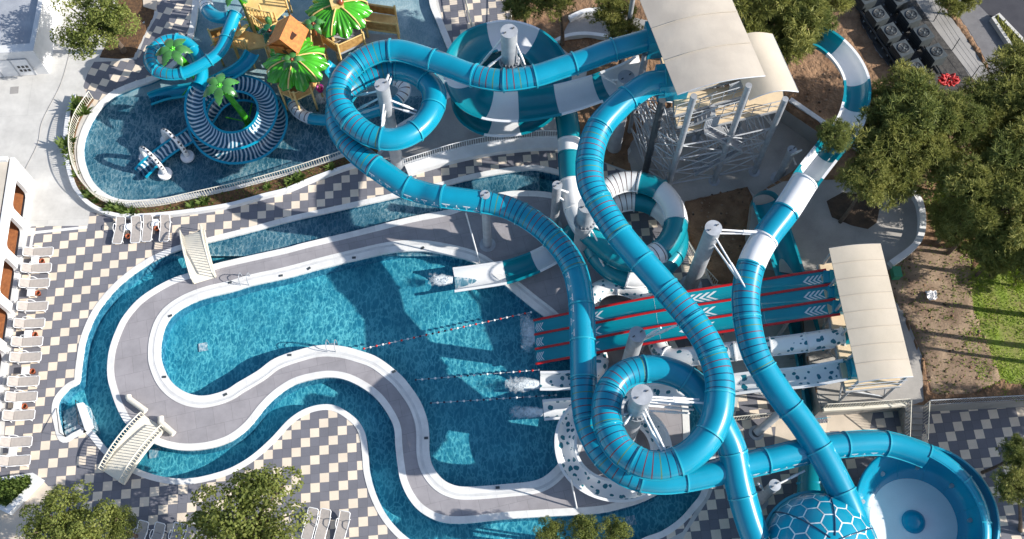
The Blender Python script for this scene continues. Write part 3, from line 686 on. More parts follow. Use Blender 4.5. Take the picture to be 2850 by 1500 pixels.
def path_frames(pts):
    """control points (px,py,z,style[,r]) -> dense world line with style per point"""
    W = [P(a[0], a[1], a[2]) for a in pts]; R = [a[4] if len(a) > 4 else None for a in pts]
    pos = []; sty = []; rad = []
    for i in range(len(W)-1):
        a, b, c, d = W[max(0, i-1)], W[i], W[i+1], W[min(len(W)-1, i+2)]
        n = max(3, int((c-b).length/.14))
        for j in range(n):
            t = j/n
            pos.append(.5*((2*b)+(-a+c)*t+(2*a-5*b+4*c-d)*t*t+(-a+3*b-3*c+d)*t**3)); sty.append(pts[i][3])
            rad.append(None if R[i] is None else R[i]+((R[i+1] if R[i+1] is not None else R[i])-R[i])*t)
    pos.append(W[-1]); sty.append(sty[-1]); rad.append(R[-1])
    # gentle smoothing
    for _ in range(6):
        q = pos[:]
        for i in range(1, len(pos)-1): q[i] = (pos[i-1]+pos[i]*2+pos[i+1])/4
        pos = q
    return pos, sty, rad
class Line:
    def __init__(self, pts, r):
        self.pos, self.sty, rad = path_frames(pts)
        self.rad = [r if a is None else a for a in rad]
        self.s = [0]
        for a, b in zip(self.pos, self.pos[1:]): self.s.append(self.s[-1]+(b-a).length)
        self.L = self.s[-1]
    def idx(self, s):
        lo, hi = 0, len(self.s)-1
        while hi-lo > 1:
            m = (lo+hi)//2
            if self.s[m] <= s: lo = m
            else: hi = m
        return lo
    def at(self, s):
        s = max(0, min(self.L, s)); i = self.idx(s); d = self.s[i+1]-self.s[i]; t = (s-self.s[i])/d if d else 0
        return self.pos[i].lerp(self.pos[i+1], t)
    def r(self, s): return self.rad[self.idx(max(0, min(self.L-1e-4, s)))]
    def frame(self, s):
        p = self.at(s); t = (self.at(s+.12)-self.at(s-.12)).normalized()
        sd = t.cross(UP)
        sd = sd.normalized() if sd.length > .05 else Vector((1, 0, 0))
        return p, t, sd, sd.cross(t)
def sweep(mb, ln, stations, prof, mat, smooth=True, closed=False, mats=None):
    """prof(r) -> list of (side, up); mats[i] material of band i"""
    vs = []; uv = []; m = 0
    for s in stations:
        p, t, sd, u = ln.frame(s); pr = prof(ln.r(s)); m = len(pr)
        for k, (a, b) in enumerate(pr): vs.append(p+sd*a+u*b); uv.append((s, k/m*2.2))
    fs = []; ml = []
    for i in range(len(stations)-1):
        for k in range(m if closed else m-1):
            fs.append((i*m+k, (i+1)*m+k, (i+1)*m+(k+1) % m, i*m+(k+1) % m)); ml.append(mats[i] if mats else mat)
    mb.add(vs, fs, ml, smooth, uv)
def circ(k, n=22, d=0): return lambda r: [((r*k+d)*math.cos(2*pi*j/n), (r*k+d)*math.sin(2*pi*j/n)) for j in range(n)]
def arc(a0, a1, d=0, n=18): return lambda r: [((r+d)*math.cos(math.radians(a0+(a1-a0)*j/n)), (r+d)*math.sin(math.radians(a0+(a1-a0)*j/n))) for j in range(n+1)]
def slide(name, label, cat, pts, r, secL=2.7, group=None, arcs0=(172, 368), decals=(), seam=True):
    ln = Line(pts, r); t = thing(name, label, cat, (ln.pos[len(ln.pos)//2].x, ln.pos[len(ln.pos)//2].y, 0), group)
    runs = []; i = 0; n = len(ln.pos)
    while i < n-1:
        j = i
        while j < n-1 and ln.sty[j] == ln.sty[i]: j += 1
        runs.append((ln.s[i], ln.s[j], ln.sty[i])); i = j
    joints = []
    for s0, s1, st in runs:
        mat, closed, stripes, fmat = STY[st]; arcs = (72, 232) if st == 'g' else arcs0
        k = max(1, round((s1-s0)/secL))
        for q in range(k):
            a, b = s0+(s1-s0)*q/k, s0+(s1-s0)*(q+1)/k
            joints.append((a, fmat, closed, arcs)); mb = MB()
            stn = [a+(b-a)*x/max(2, int((b-a)/.26)) for x in range(max(2, int((b-a)/.26))+1)]; mm = None
            if closed:
                if stripes:
                    cnt = max(2, round((b-a)/.40)); cols = ['ring_dark', 'ring_dark', 'ring_olive', 'ring_red', 'ring_red', 'ring_dark'] if stripes == 1 else ['ring_white_dark']*3
                    st2 = []
                    for x in range(cnt):
                        c0 = a+(b-a)*(x+.5)/cnt; st2 += [(c0-.032, cols[(x+q) % len(cols)]), (c0+.032, mat)]
                    pts_ = sorted([(s_, None) for s_ in stn if all(abs(s_-e[0]) > .05 for e in st2)]+st2, key=lambda e: e[0])
                    stn = [e[0] for e in pts_]; mm = []; cur = mat
                    for e in pts_[:-1]:
                        if e[1]: cur = e[1]
                        mm.append(cur)
                sweep(mb, ln, stn, circ(1), mat, True, True, mm)
                sweep(mb, ln, stn[::1], circ(1, 16, -.05), mat, True, True)
                if seam:
                    for sg in (-1, 1):
                        sweep(mb, ln, stn, lambda r, sg=sg: [(sg*(r-.01), -.03), (sg*(r-.01), .03), (sg*(r+.07), .03), (sg*(r+.07), -.03)], fmat, False, True)
            else:
                sweep(mb, ln, stn, arc(arcs[0], arcs[1]), mat, True); sweep(mb, ln, stn, arc(arcs[0], arcs[1], -.06), mat, True)
                for th, sg in ((arcs[0], -1), (arcs[1], 1)):
                    ca, sa = math.cos(math.radians(th)), math.sin(math.radians(th))
                    sweep(mb, ln, stn, lambda r, ca=ca, sa=sa, sg=sg: [((r-.08)*ca, (r-.08)*sa), ((r-.08)*ca, (r-.08)*sa+.045), (r*ca+sg*.09, r*sa+.045), (r*ca+sg*.09, r*sa-.005)], fmat if st != 'q' else 'white_gel', False, True)
            for d0, d1, ang, side in decals:
                if a >= d0 and b <= d1+.5 and closed:
                    # rows of small pale triangles, outlines only
                    nt_ = max(1, int((b-a)/.62))
                    for x in range(nt_):
                        sc = a+(b-a)*(x+.5)/nt_; flip = 1 if x % 2 else -1
                        def pt(ds, dh):
                            p, tt, sd, u = ln.frame(sc+ds); an = math.radians(ang+side*dh/ln.r(sc)*57.3)
                            return p+(sd*math.cos(an)+u*math.sin(an))*(ln.r(sc)+.006)
                        tri = [(-.26, -.19*flip), (.26, -.19*flip), (0, .2*flip)]; tin = [(-.15, -.125*flip), (.15, -.125*flip), (0, .09*flip)]
                        vs = [pt(*e) for e in tri]+[pt(*e) for e in tin]
                        mb.add(vs, [(0, 1, 4, 3), (1, 2, 5, 4), (2, 0, 3, 5)], 'decal')
                        tin2 = [(-.06, -.07*flip), (.06, -.07*flip), (0, .02*flip)]
                        mb.add([pt(*e) for e in tin2], [(0, 1, 2)], 'decal')
            mb.build('tube_section' if closed else 'flume_section', t)
    joints.append((ln.L, )+joints[-1][1:])
    for x, (s, fmat, closed, arcs) in enumerate(joints):
        a, b = max(0, s-.045), min(ln.L, s+.045); mb = MB()
        if closed:
            o = circ(1, 26, .085); i2 = circ(1, 26, -.01)
            sweep(mb, ln, [a, b], o, fmat, True, True)
            for e in (a, b):
                p, tt, sd, u = ln.frame(e); rr = ln.r(e); A = o(rr); B = i2(rr); m = len(A)
                mb.add([p+sd*c+u*d for c, d in A+B], [(k, (k+1) % m, m+(k+1) % m, m+k) for k in range(m)], fmat)
        else:
            o = arc(arcs[0], arcs[1], .06); i2 = arc(arcs[0], arcs[1], -.0)
            sweep(mb, ln, [a, b], o, fmat, True)
            for e in (a, b):
                p, tt, sd, u = ln.frame(e); rr = ln.r(e); A = o(rr); B = i2(rr); m = len(A)
                mb.add([p+sd*c+u*d for c, d in A+B], [(k, k+1, m+k+1, m+k) for k in range(m-1)], fmat)
        mb.build('flange', t)
    return t, ln
S1 = [(1817,107,10.40,'c'),(1769,122,10.35,'c'),(1695,142,10.25,'c'),(1628,167,10.15,'c'),(1547,193,10.00,'c'),(1488,212,9.90,'s'),(1400,224,9.80,'s'),(1319,210,9.65,'c'),(1220,173,9.50,'c'),(1124,143,9.35,'c'),(1088,141,9.30,'s'),(1050,146,9.20,'s'),(995,173,9.05,'s'),(951,221,8.90,'s'),(943,280,8.75,'s'),(970,332,8.60,'s'),(1024,374,8.45,'s'),(1062,386,8.40,'c'),(1100,388,8.35,'c'),(1150,369,8.20,'c'),(1193,325,8.05,'c'),(1210,276,7.95,'c'),(1198,236,7.85,'c'),(1157,206,7.70,'c'),(1105,193,7.60,'s'),(1050,201,7.50,'s'),(990,229,7.40,'s'),(948,280,7.30,'s'),(938,330,7.20,'s'),(957,380,7.10,'s'),(1000,430,7.00,'s'),(1042,463,6.90,'c'),(1083,491,6.80,'c'),(1125,519,6.70,'c'),(1180,537,6.60,'c'),(1229,547,6.90,'c'),(1341,562,6.79,'s'),(1400,573,6.74,'s'),(1437,588,6.68,'s'),(1480,613,6.62,'s'),(1522,645,6.57,'s'),(1568,695,6.52,'s'),(1600,752,6.41,'c'),(1616,824,6.30,'c'),(1621,905,6.19,'c'),(1623,998,6.08,'c'),(1624,1050,6.02,'s'),(1625,1090,5.96,'s'),(1630,1147,5.91,'s'),(1640,1190,5.88,'s'),(1658,1232,5.86,'s'),(1682,1268,5.80,'s'),(1708,1295,5.77,'s'),(1745,1319,5.75,'s'),(1787,1333,5.69,'c'),(1842,1339,5.59,'c'),(1898,1334,5.49,'c'),(1953,1324,5.39,'c'),(2020,1308,5.29,'c'),(2098,1290,5.09,'c'),(2160,1275,4.99,'c'),(2240,1256,4.79,'c'),(2325,1240,4.59,'c'),(2433,1232,4.29,'c'),(2489,1239,4.09,'c'),(2544,1256,3.99,'c'),(2578,1270,3.93,'g',.74),(2625,1297,3.87,'g',.7),(2672,1337,3.82,'g',.66),(2708,1386,3.78,'g',.6),(2730,1445,3.75,'g',.54),(2734,1510,3.72,'g',.48),(2718,1575,3.7,'g',.4)]
_ln = Line(S1, .74)
def near(ln, px, py, z):
    q = P(px, py, z); return ln.s[min(range(len(ln.pos)), key=lambda i: (ln.pos[i]-q).length)]
def L0(k): return {'a': (near(_ln, 1042, 463, 7.1)-.3, near(_ln, 1341, 562, 6.8), 14, 1), 'b': (near(_ln, 1600, 752, 6.4)-.3, near(_ln, 1623, 998, 6.0), 30, 1), 'c': (near(_ln, 1953, 1324, 5.4)-.3, near(_ln, 2489, 1239, 4.1), 8, 1)}[k]
t1, L1 = slide('tube_slide', 'longest teal tube slide coiling round the upper column and ending in the open bowl', 'water slide', S1, .74, 2.6, decals=((L0('a')), (L0('b')), (L0('c'))))
def near_s(ln, px, py, z):
    q = P(px, py, z); return min(range(len(ln.pos)), key=lambda i: (ln.pos[i]-q).length)
S2 = [(1850,229,10.4,'c'),(1805,234,10.38,'c'),(1748,271,10.3,'c'),(1706,310,10.2,'c'),(1670,352,10.1,'s'),(1648,405,10.0,'s'),(1640,460,9.9,'s'),(1645,515,9.8,'s'),(1669,565,9.7,'s'),(1695,610,9.6,'s'),(1726,655,9.5,'c'),(1787,727,9.4,'c'),(1853,802,9.25,'s'),(1918,880,9.1,'s'),(1964,946,9.0,'s'),(1988,1000,8.9,'s'),(2002,1050,8.85,'s'),(2004,1096,8.8,'c'),(1996,1158,8.7,'c'),(1972,1213,8.6,'c'),(1934,1256,8.5,'c'),(1886,1285,8.4,'s'),(1824,1297,8.3,'s'),(1769,1282,8.2,'s'),(1722,1246,8.15,'s'),(1692,1185,8.05,'s'),(1688,1125,7.95,'s'),(1701,1083,7.85,'s'),(1722,1055,7.8,'s'),(1754,1036,7.7,'s'),(1793,1027,7.6,'c'),(1842,1029,7.5,'c'),(1898,1047,7.35,'c'),(1942,1080,7.2,'c'),(1972,1120,7.05,'c'),(1996,1160,6.8,'c'),(2016,1200,6.5,'c'),(2039,1252,6.1,'c'),(2056,1341,5.4,'c'),(2083,1440,4.7,'c'),(2105,1500,4.3,'c')]
t2, L2 = slide('tube_slide', 'second teal tube slide crossing the lane racer, coiling once and entering the hexagon dome', 'water slide', S2, .80, 2.8)
S3 = [(2268,100,8.9,'o'),(2289,106,8.9,'o'),(2325,132,8.85,'O'),(2355,165,8.8,'O'),(2373,195,8.75,'O'),(2384,225,8.7,'o'),(2385,262,8.65,'o'),(2380,295,8.6,'O'),(2368,335,8.5,'O'),(2348,368,8.45,'o'),(2323,398,8.4,'o'),(2297,430,8.35,'O'),(2258,480,8.25,'o'),(2238,508,8.2,'w'),(2187,588,8.0,'c'),(2129,664,7.8,'w'),(2091,738,7.6,'s'),(2076,813,7.35,'s'),(2077,868,7.15,'s'),(2085,924,6.95,'s'),(2100,979,6.75,'s'),(2126,1030,6.5,'c'),(2182,1113,6.1,'c'),(2233,1178,5.75,'c'),(2293,1272,5.3,'c'),(2349,1381,4.8,'c'),(2382,1460,4.4,'c'),(2396,1500,4.2,'c')]
slide('tube_slide', 'teal and white slide from under the pines, turning from open flume to tube', 'water slide', S3, .80, 2.9)
S4 = [(1800,180,8.2,'O',1.0),(1750,207,8.1,'O',1.0),(1690,232,8.0,'o',1.05),(1660,243,7.95,'O',1.05),(1552,274,7.8,'o',1.15),(1442,290,7.65,'O',1.2),(1358,284,7.5,'o',1.2),(1310,258,7.4,'o',1.2),(1288,215,7.25,'O',1.2),(1285,168,7.15,'o',1.2),(1320,118,7.05,'o',1.2),(1370,98,6.95,'O',1.2),(1420,93,6.85,'O',1.2),(1478,112,6.75,'o',1.2),(1520,150,6.6,'o',1.2),(1540,205,6.45,'o',1.2),(1530,262,6.3,'o',1.2),(1490,308,6.1,'o',1.15),(1440,332,5.95,'O',1.1),(1360,334,5.8,'o',1.1),(1310,305,5.65,'o',1.05),(1298,250,5.5,'o',1.0),(1320,190,5.35,'o',1.0),(1370,160,5.25,'o',.95),(1430,155,5.15,'o',.9),(1490,172,5.05,'o',.85),(1532,210,4.95,'o',.8),(1560,262,4.85,'o',.8),(1572,300,4.8,'d',.72),(1582,358,4.65,'d',.72),(1584,392,4.55,'w',.72),(1585,430,4.4,'d',.72),(1590,505,4.2,'w',.72),(1602,585,4.05,'w',.72),(1620,625,3.95,'w',.72),(1640,650,3.9,'d',.72),(1690,697,3.75,'d',.72),(1745,727,3.6,'d',.72),(1795,722,3.45,'W',.72),(1838,698,3.3,'d',.74),(1868,665,3.2,'d',.74),(1882,618,3.05,'w',.74),(1868,568,2.95,'w',.74),(1836,528,2.85,'d',.74),(1780,507,2.75,'W',.74),(1730,507,2.65,'W',.74),(1680,532,2.55,'d',.72),(1645,582,2.45,'d',.72),(1640,640,2.3,'d',.72),(1660,705,2.15,'d',.72),(1700,750,2.05,'d',.72),(1745,770,1.95,'w',.72),(1800,768,1.85,'d',.72),(1852,736,1.75,'d',.72),(1884,684,1.65,'d',.72),(1872,620,1.55,'w',.72),(1825,575,1.45,'d',.72),(1765,558,1.35,'W',.72),(1700,572,1.25,'d',.72),(1640,612,1.15,'d',.72),(1580,668,1.05,'d',.74),(1545,698,.98,'O',.76),(1490,727,.92,'o',.78),(1437,747,.85,'o',.8),(1402,757,.78,'O',.82),(1300,772,.6,'O',.84),(1262,777,.52,'O',.86)]
slide('body_slide', 'teal and white open slide spiralling round the tallest column and spilling into the pool', 'water slide', S4, .8, 2.5, arcs0=(190, 350))
S6 = [(2375,934,4.5,'d'),(2340,938,4.45,'p'),(2223,956,4.1,'p'),(2155,964,3.8,'p'),(2038,978,3.3,'p'),(1920,992,2.5,'p'),(1862,993,2.0,'p'),(1832,965,1.6,'p'),(1826,910,1.3,'p'),(1815,855,1.15,'p'),(1790,822,1.1,'p'),(1750,803,1.0,'p'),(1715,796,.95,'p'),(1680,801,.85,'p'),(1652,820,.8,'p'),(1637,860,.7,'p'),(1638,920,.65,'p'),(1655,970,.62,'p'),(1668,1010,.6,'p'),(1645,1045,.58,'p'),(1600,1057,.55,'q'),(1545,1060,.5,'q'),(1503,1060,.45,'q')]
slide('spotted_slide', 'white tube slide with teal spots that loops beside the lane racer', 'water slide', S6, .58, 2.2, arcs0=(180, 360))
S7 = [(2385,1024,4.9,'d',.62),(2352,1028,4.8,'q'),(2312,1036,4.6,'q'),(2228,1050,4.2,'q'),(2144,1057,3.8,'q'),(2074,1065,3.5,'q'),(1980,1078,3.1,'q'),(1900,1088,2.85,'q'),(1835,1095,2.65,'q'),(1765,1101,2.5,'q'),(1690,1114,2.3,'q'),(1625,1138,2.15,'q'),(1584,1180,2.0,'q'),(1574,1240,1.9,'q'),(1592,1300,1.75,'q'),(1640,1345,1.6,'q'),(1705,1366,1.45,'q'),(1765,1362,1.3,'q'),(1815,1335,1.2,'q'),(1840,1285,1.1,'q'),(1838,1230,1.0,'q'),(1812,1182,.9,'q'),(1760,1150,.8,'q'),(1690,1136,.7,'q'),(1620,1134,.6,'q'),(1547,1138,.5,'q'),(1512,1141,.45,'q')]
slide('spotted_slide', 'open white flume with teal spots curling in a circle at the pool corner', 'water slide', S7, .62, 2.4, arcs0=(185, 355))
# --- four-edge racer with three lanes
def racer():
    C = [(2318,813,4.75),(2230,826,4.3),(2120,843,3.8),(1990,863,3.2),(1830,888,2.55),(1700,912,1.75),(1600,931,1.0),(1530,944,.45),(1490,952,.3)]
    pos = [Vector(a) for a in catmull([tuple(P(*c)) for c in C], 10)]
    t = thing('lane_racer', 'three lane teal mat racer slide with red dividers and white chevrons', 'water slide', P(1900, 880))
    A = P(1488, 893, .3); B = P(1494, 1014, .3); A2 = P(2291, 752, 4.75); B2 = P(2330, 876, 4.75)
    w0 = (B-A).length; w1 = (B2-A2).length; d0 = (A-B).normalized(); d1 = (A2-B2).normalized(); n = len(pos)
    def pt(i, lane, h=0):   # lane 0..3 across
        k = i/(n-1); d = d1.lerp(d0, k).normalized(); w = w1+(w0-w1)*k
        return pos[i]+d*w*(.5-lane/3)+UP*h
    for ln_ in range(3):
        mb = MB(); m = 8
        vs = [pt(i, ln_+j/m, -.16*math.sin(pi*j/m)) for i in range(n) for j in range(m+1)]
        mb.add(vs, [(i*(m+1)+j, (i+1)*(m+1)+j, (i+1)*(m+1)+j+1, i*(m+1)+j+1) for i in range(n-1) for j in range(m)], 'lane_teal', True)
        vs = [pt(i, ln_+j/m, -.2-.16*math.sin(pi*j/m)) for i in range(n) for j in range(m+1)]
        mb.add(vs, [(i*(m+1)+j, i*(m+1)+j+1, (i+1)*(m+1)+j+1, (i+1)*(m+1)+j) for i in range(n-1) for j in range(m)], 'teal_dark', True)
        # chevrons pointing down the lane
        def on(f, l):
            x = f*(n-1); i = min(n-2, int(x)); q = x-i
            return pt(i, ln_+l, -.16*math.sin(pi*l)+.006).lerp(pt(i+1, ln_+l, -.16*math.sin(pi*l)+.006), q)
        for f0 in (.045+.012*ln_, .38+.01*ln_, .66+.012*ln_, .93+.004*ln_):
            for q in range(4):
                c = f0+q*.0165; tip = .020; th = .0085
                for s0, s1 in ((.22, .5), (.5, .78)):
                    e0 = 0 if s0 == .5 else -tip; e1 = -tip if s0 == .5 else 0
                    if c+th < 1 and c-tip > 0:
                        mb.add([on(c+e0, s0), on(c+e0+th, s0), on(c+(e0+e1)/2+th, (s0+s1)/2), on(c+(e0+e1)/2, (s0+s1)/2), on(c+e1+th, s1), on(c+e1, s1)], [(0, 1, 2, 3), (3, 2, 4, 5)], 'decal')
        mb.build('lane', t)
    for e in range(4):
        mb = MB(); mb.tube([pt(i, e, .07) for i in range(0, n, 2)]+[pt(n-1, e, .05)], .09, 'red', 8); mb.build('lane_divider', t)
    for k in range(1, 4):
        i = int(k*(n-1)/4); mb = MB()
        mb.tube([pt(i, j/8, -.17*abs(math.sin(pi*(j/8*3 % 1)/1))*0+.0-.16*abs(math.sin(3*pi*j/24/1))*1+.002) for j in range(0, 25)], .007, 'decal', 4); mb.build('joint_line', t)
    for k in range(3):
        c = pt(0, k+.5, -.1); mb = MB()
        mb.box(c+Vector((.2, 0, -.3)), 1.0, .84, .5, 'teal_kids', -.08); mb.box(c+Vector((.3, 0, .25)), .5, .84, .12, 'flange_teal', -.08); mb.build('start_tub', t)
    for i in (int(n*.18), int(n*.36), int(n*.54), int(n*.72)):
        for l in (.3, 2.7):
            p = pt(i, l, -.25); MB().bar((p.x, p.y, 0), p, .12, 'galv').build('support_leg', t)
        MB().beam(pt(i, .1, -.35), pt(i, 2.9, -.35), .15, .2, 'galv').build('cross_beam', t)
    return t
racer()
# --- wide teal half pipe lying beneath
def halfpipe():
    pts = [(2132,556,2.9,'o'),(2150,610,2.75,'o'),(2180,700,2.5,'o'),(2210,800,2.2,'o'),(2235,900,1.9,'o'),(2256,1000,1.5,'o'),(2272,1080,1.1,'o'),(2284,1150,.75,'o')]
    t, ln = slide('half_pipe', 'wide dark teal half pipe slide running beneath the racer and spotted flumes', 'water slide', pts, .92, 3.2, arcs0=(180, 360))
    mb = MB(); p, tt, sd, u = ln.frame(.05); m = 14
    vs = [p+sd*.92*math.cos(pi*j/m)-tt*.0+u*.0-tt*.75*math.sin(pi*j/m) for j in range(m+1)]+[p+sd*.92*math.cos(pi*j/m)-tt*.75*math.sin(pi*j/m)-u*.8 for j in range(m+1)]
    mb.add(vs, [(j, j+1, m+2+j, m+1+j) for j in range(m)], 'teal_dark', True); mb.build('end_wall', t)
    mb = MB(); p2, tt, sd, u = ln.frame(ln.L-.1)
    mb.beam(p2+tt*.4-u*.75, p2+tt*2.2-u*.7, 1.7, .12, 'teal'); mb.build('landing', t)
    for s in (2, 7, 12, 17, 21):
        p, tt, sd, u = ln.frame(min(s, ln.L)); MB().bar((p.x, p.y, 0), p-u*.85, .13, 'galv').build('support_leg', t)
halfpipe()
# --- open bowl
def bowl():
    c = P(2542, 1452, 1.5); cx, cy = c.x, c.y
    t = thing('bowl_slide', 'large open teal bowl with a white floor disc and teal centre cone', 'water slide', (cx, cy, 0))
    n = 64; R0, R1 = 2.68, 4.15; z0, z1 = 1.5, 3.9
    mb = MB(); mb.lathe((cx, cy, 0), [(R0, z0), (R0+.3, z0+.12), (R0+.75, z0+.55), (R1-.32, z0+1.35), (R1-.08, z1-.35), (R1, z1)], 'teal', n)
    mb.lathe((cx, cy, 0), [(R1, z1), (R1+.14, z1), (R1+.14, z1-.1), (R1+.04, z1-.1), (R1-.2, z0+1.0), (R0+.7, z0+.3), (R0, z0-.15)], 'teal', n); mb.build('bowl_wall', t)
    mb = MB()
    for k in range(12):
        a = 2*pi*k/12+.2; q = [(cx+r*math.cos(a), cy+r*math.sin(a), z+.012) for r, z in ((R0+.02, z0), (R0+.3, z0+.12), (R0+.75, z0+.55), (R1-.34, z0+1.3))]
        mb.tube(q, .014, 'flange_teal', 4)
    mb.build('seam_lines', t)
    MB().lathe((cx, cy, 0), [(.72, z0+.02), (R0*.6, z0-.02), (R0, z0+.012)], 'white_gel', n).build('floor_disc', t)
    MB().lathe((cx, cy, 0), [(.74, z0), (.66, z0+.22), (.45, z0+.42), (.2, z0+.52), (.001, z0+.55)], 'teal', 32).build('centre_cone', t)
    for k in range(9):
        a = 2*pi*k/9; MB().bar((cx+3.3*math.cos(a), cy+3.3*math.sin(a), 0), (cx+3.3*math.cos(a), cy+3.3*math.sin(a), z0+.55), .14, 'galv').build('support_leg', t)
bowl()
# --- dome with honeycomb lines
def dome():
    c = P(2280, 1532, 3.4); R = 3.35
    t = thing('dome', 'teal dome with a white honeycomb pattern where two tube slides meet', 'water slide', (c.x, c.y, 0))
    prof = [(R*math.cos(math.radians(a)), R*math.sin(math.radians(a))) for a in range(-25, 91, 5)]; prof[-1] = (.001, R)
    MB().lathe(c, prof, 'teal', 48).build('shell', t)
    MB().lathe(c, [(R*1.0, .30), (R+.16, .30), (R+.16, .16), (R*1.0, .16)], 'flange_teal', 48, False).build('rim_flange', t)
    for a in (0, 60, 120):
        for h in (0, 180):
            pass
    for k in range(6):
        a = math.radians(20+60*k); mb = MB()
        mb.tube([c+Vector((math.cos(a)*math.cos(b), math.sin(a)*math.cos(b), math.sin(b)))*(R+.01) for b in [math.radians(x) for x in range(5, 86, 5)]], .05, 'ring_dark', 5); mb.build('seam_rib', t)
    mb = MB(); H = .62; seen = set()
    def onsph(x, y):
        d = math.hypot(x, y); th = d/R; a = math.atan2(y, x)
        return c+Vector((math.sin(th)*math.cos(a), math.sin(th)*math.sin(a), math.cos(th)))*(R+.012)
    for i in range(-9, 10):
        for j in range(-9, 10):
            hx, hy = H*1.5*i, H*math.sqrt(3)*(j+(i % 2)*.5)
            if math.hypot(hx, hy) > R*1.22 or math.hypot(hx, hy) < .6: continue
            for k in range(6):
                a0, a1 = math.radians(60*k), math.radians(60*k+60)
                p = (hx+H*math.cos(a0), hy+H*math.sin(a0)); q = (hx+H*math.cos(a1), hy+H*math.sin(a1))
                key = (round((p[0]+q[0])*50), round((p[1]+q[1])*50))
                if key in seen: continue
                seen.add(key); dx, dy = q[0]-p[0], q[1]-p[1]; l = math.hypot(dx, dy); nx, ny = -dy/l*.04, dx/l*.04; dx *= .04; dy *= .04
                mb.add([onsph(p[0]-dx+nx, p[1]-dy+ny), onsph(p[0]-dx-nx, p[1]-dy-ny), onsph((p[0]+q[0])/2-nx, (p[1]+q[1])/2-ny), onsph(q[0]+dx-nx, q[1]+dy-ny), onsph(q[0]+dx+nx, q[1]+dy+ny), onsph((p[0]+q[0])/2+nx, (p[1]+q[1])/2+ny)], [(0, 1, 2, 5), (5, 2, 3, 4)], 'decal')
    mb.build('honeycomb_pattern', t)
    ex = [P(2262, 1290, 1.6), P(2258, 1345, 1.9), P(2256, 1400, 2.3), P(2262, 1460, 2.8)]
    MB().tube(ex, .85, 'teal_dark', 20).build('exit_tube', t)
    for e in ex[:3]: MB().tube([e-Vector((0, .06, .0)), e+Vector((0, .06, .02))], .93, 'teal', 20).build('flange', t)
    for k in range(8):
        a = 2*pi*k/8; MB().bar((c.x+2.7*math.cos(a), c.y+2.7*math.sin(a), 0), (c.x+2.7*math.cos(a), c.y+2.7*math.sin(a), 2.3), .15, 'galv').build('support_leg', t)
dome()
# ------------------------------------------------------------------ columns carrying the slides
def column(px, py, h, r, label, struts=(), mat='galv', collar=None, name='support_column'):
    """px,py: photo place of the top disc, h: height of the top"""
    top = P(px, py, h); b = Vector((top.x, top.y, 0)); t = thing(name, label, 'column', b, 'grey columns that carry the slides')
    MB().lathe(b, [(r+.28, 0), (r+.28, .05), (r, .05)], 'galv', 24, False).build('base_plate', t)
    MB().lathe(b, [(r, .05), (r, h-.02)], mat, 28).build('shaft', t)
    mb = MB(); mb.lathe(b, [(r, h-.06), (r+.03, h-.06), (r+.03, h), (.001, h+.03)], mat, 28, False); mb.build('cap', t)
    for k in range(2):
        a = .6+pi*k; MB().box((b.x+math.cos(a)*r*.6, b.y+math.sin(a)*r*.6, h+.02), .16, .05, .09, 'steel_dark', a).build('lifting_lug', t)
    if collar:
        mb = MB(); mb.lathe(b, [(r, collar-.07), (r+.16, collar-.07), (r+.16, collar+.07), (r, collar+.07)], mat, 28, False)
        for k in range(16):
            a = 2*pi*k/16; p = b+Vector((math.cos(a)*(r+.07), math.sin(a)*(r+.07), collar)); mb.beam(p+UP*.07, p+UP*.3, .05, .1, mat)
        mb.build('collar', t)
    for z0, tx, ty, tz in struts:
        e = P(tx, ty, tz); d = Vector((e.x-b.x, e.y-b.y, 0)).normalized(); s = b+d*r*.9+UP*z0
        mb = MB(); mb.bar(s, e, .065, 'white_paint', 8); m = s.lerp(e, .45); mb.bar(m, s.lerp(e, .72), .095, 'white_paint', 8); mb.build('strut', t)
    return t
column(1063, 236, 10.6, .45, 'grey column inside the upper coil of the longest tube', [(9.6,1085,195,7.6),(9.0,1092,205,7.6),(9.6,988,268,7.4),(9.0,985,310,7.4),(8.9,1160,308,8.1),(8.2,1160,318,8.0),(9.0,1062,352,8.4),(8.2,1064,362,8.3),(8.0,992,318,7.3)])
column(1417, 86, 12.6, .52, 'tallest grey column in the middle of the open teal and white spiral', [(11.6,1330,190,7.3),(10.2,1345,196,9.3),(11.6,1464,188,9.3),(10.0,1456,186,7.0),(7.6,1310,180,6.9),(7.2,1520,190,6.6)], collar=9.3)
column(1350, 541, 7.6, .29, 'slim grey column on the shaded grey deck under the longest tube', [(6.6,1365,566,6.0)])
column(1551, 515, 6.2, .30, 'slim grey column with brackets left of the white and teal drop', [(5.4,1592,540,4.2),(4.6,1595,575,4.0)])
column(1986, 634, 9.1, .50, 'thick grey column on the earth bank with four long white struts', [(8.8,2146,648,8.2),(8.3,2146,650,8.1),(8.5,2086,820,8.0),(7.6,2080,812,7.9)])
column(1787, 1098, 10.6, .58, 'grey column inside the lower coil above the pool corner', [(10.0,1945,1112,8.6),(9.6,1960,1122,8.6),(9.0,1925,1128,7.2),(8.4,1930,1140,7.0),(9.4,1856,1262,8.3),(8.6,1846,1266,8.3),(8.2,1730,1190,8.0),(7.8,1728,1160,7.9),(7.4,1920,1150,6.9)], collar=7.6)
column(1774, 930, 7.0, .48, 'grey column rising between the racer and the lower coil', [(6.6,1840,912,8.8),(6.0,1885,905,8.7)])
column(2205, 416, 4.2, .30, 'short grey column with a raking prop on the slab by the tall tower', [(3.9,2230,418,6.5),(3.2,2222,480,.2)])
column(2157, 1350, 4.6, .33, 'short grey column on the chequered tiles between the two tubes', [(4.3,2240,1310,4.4),(3.0,2110,1345,4.4)])
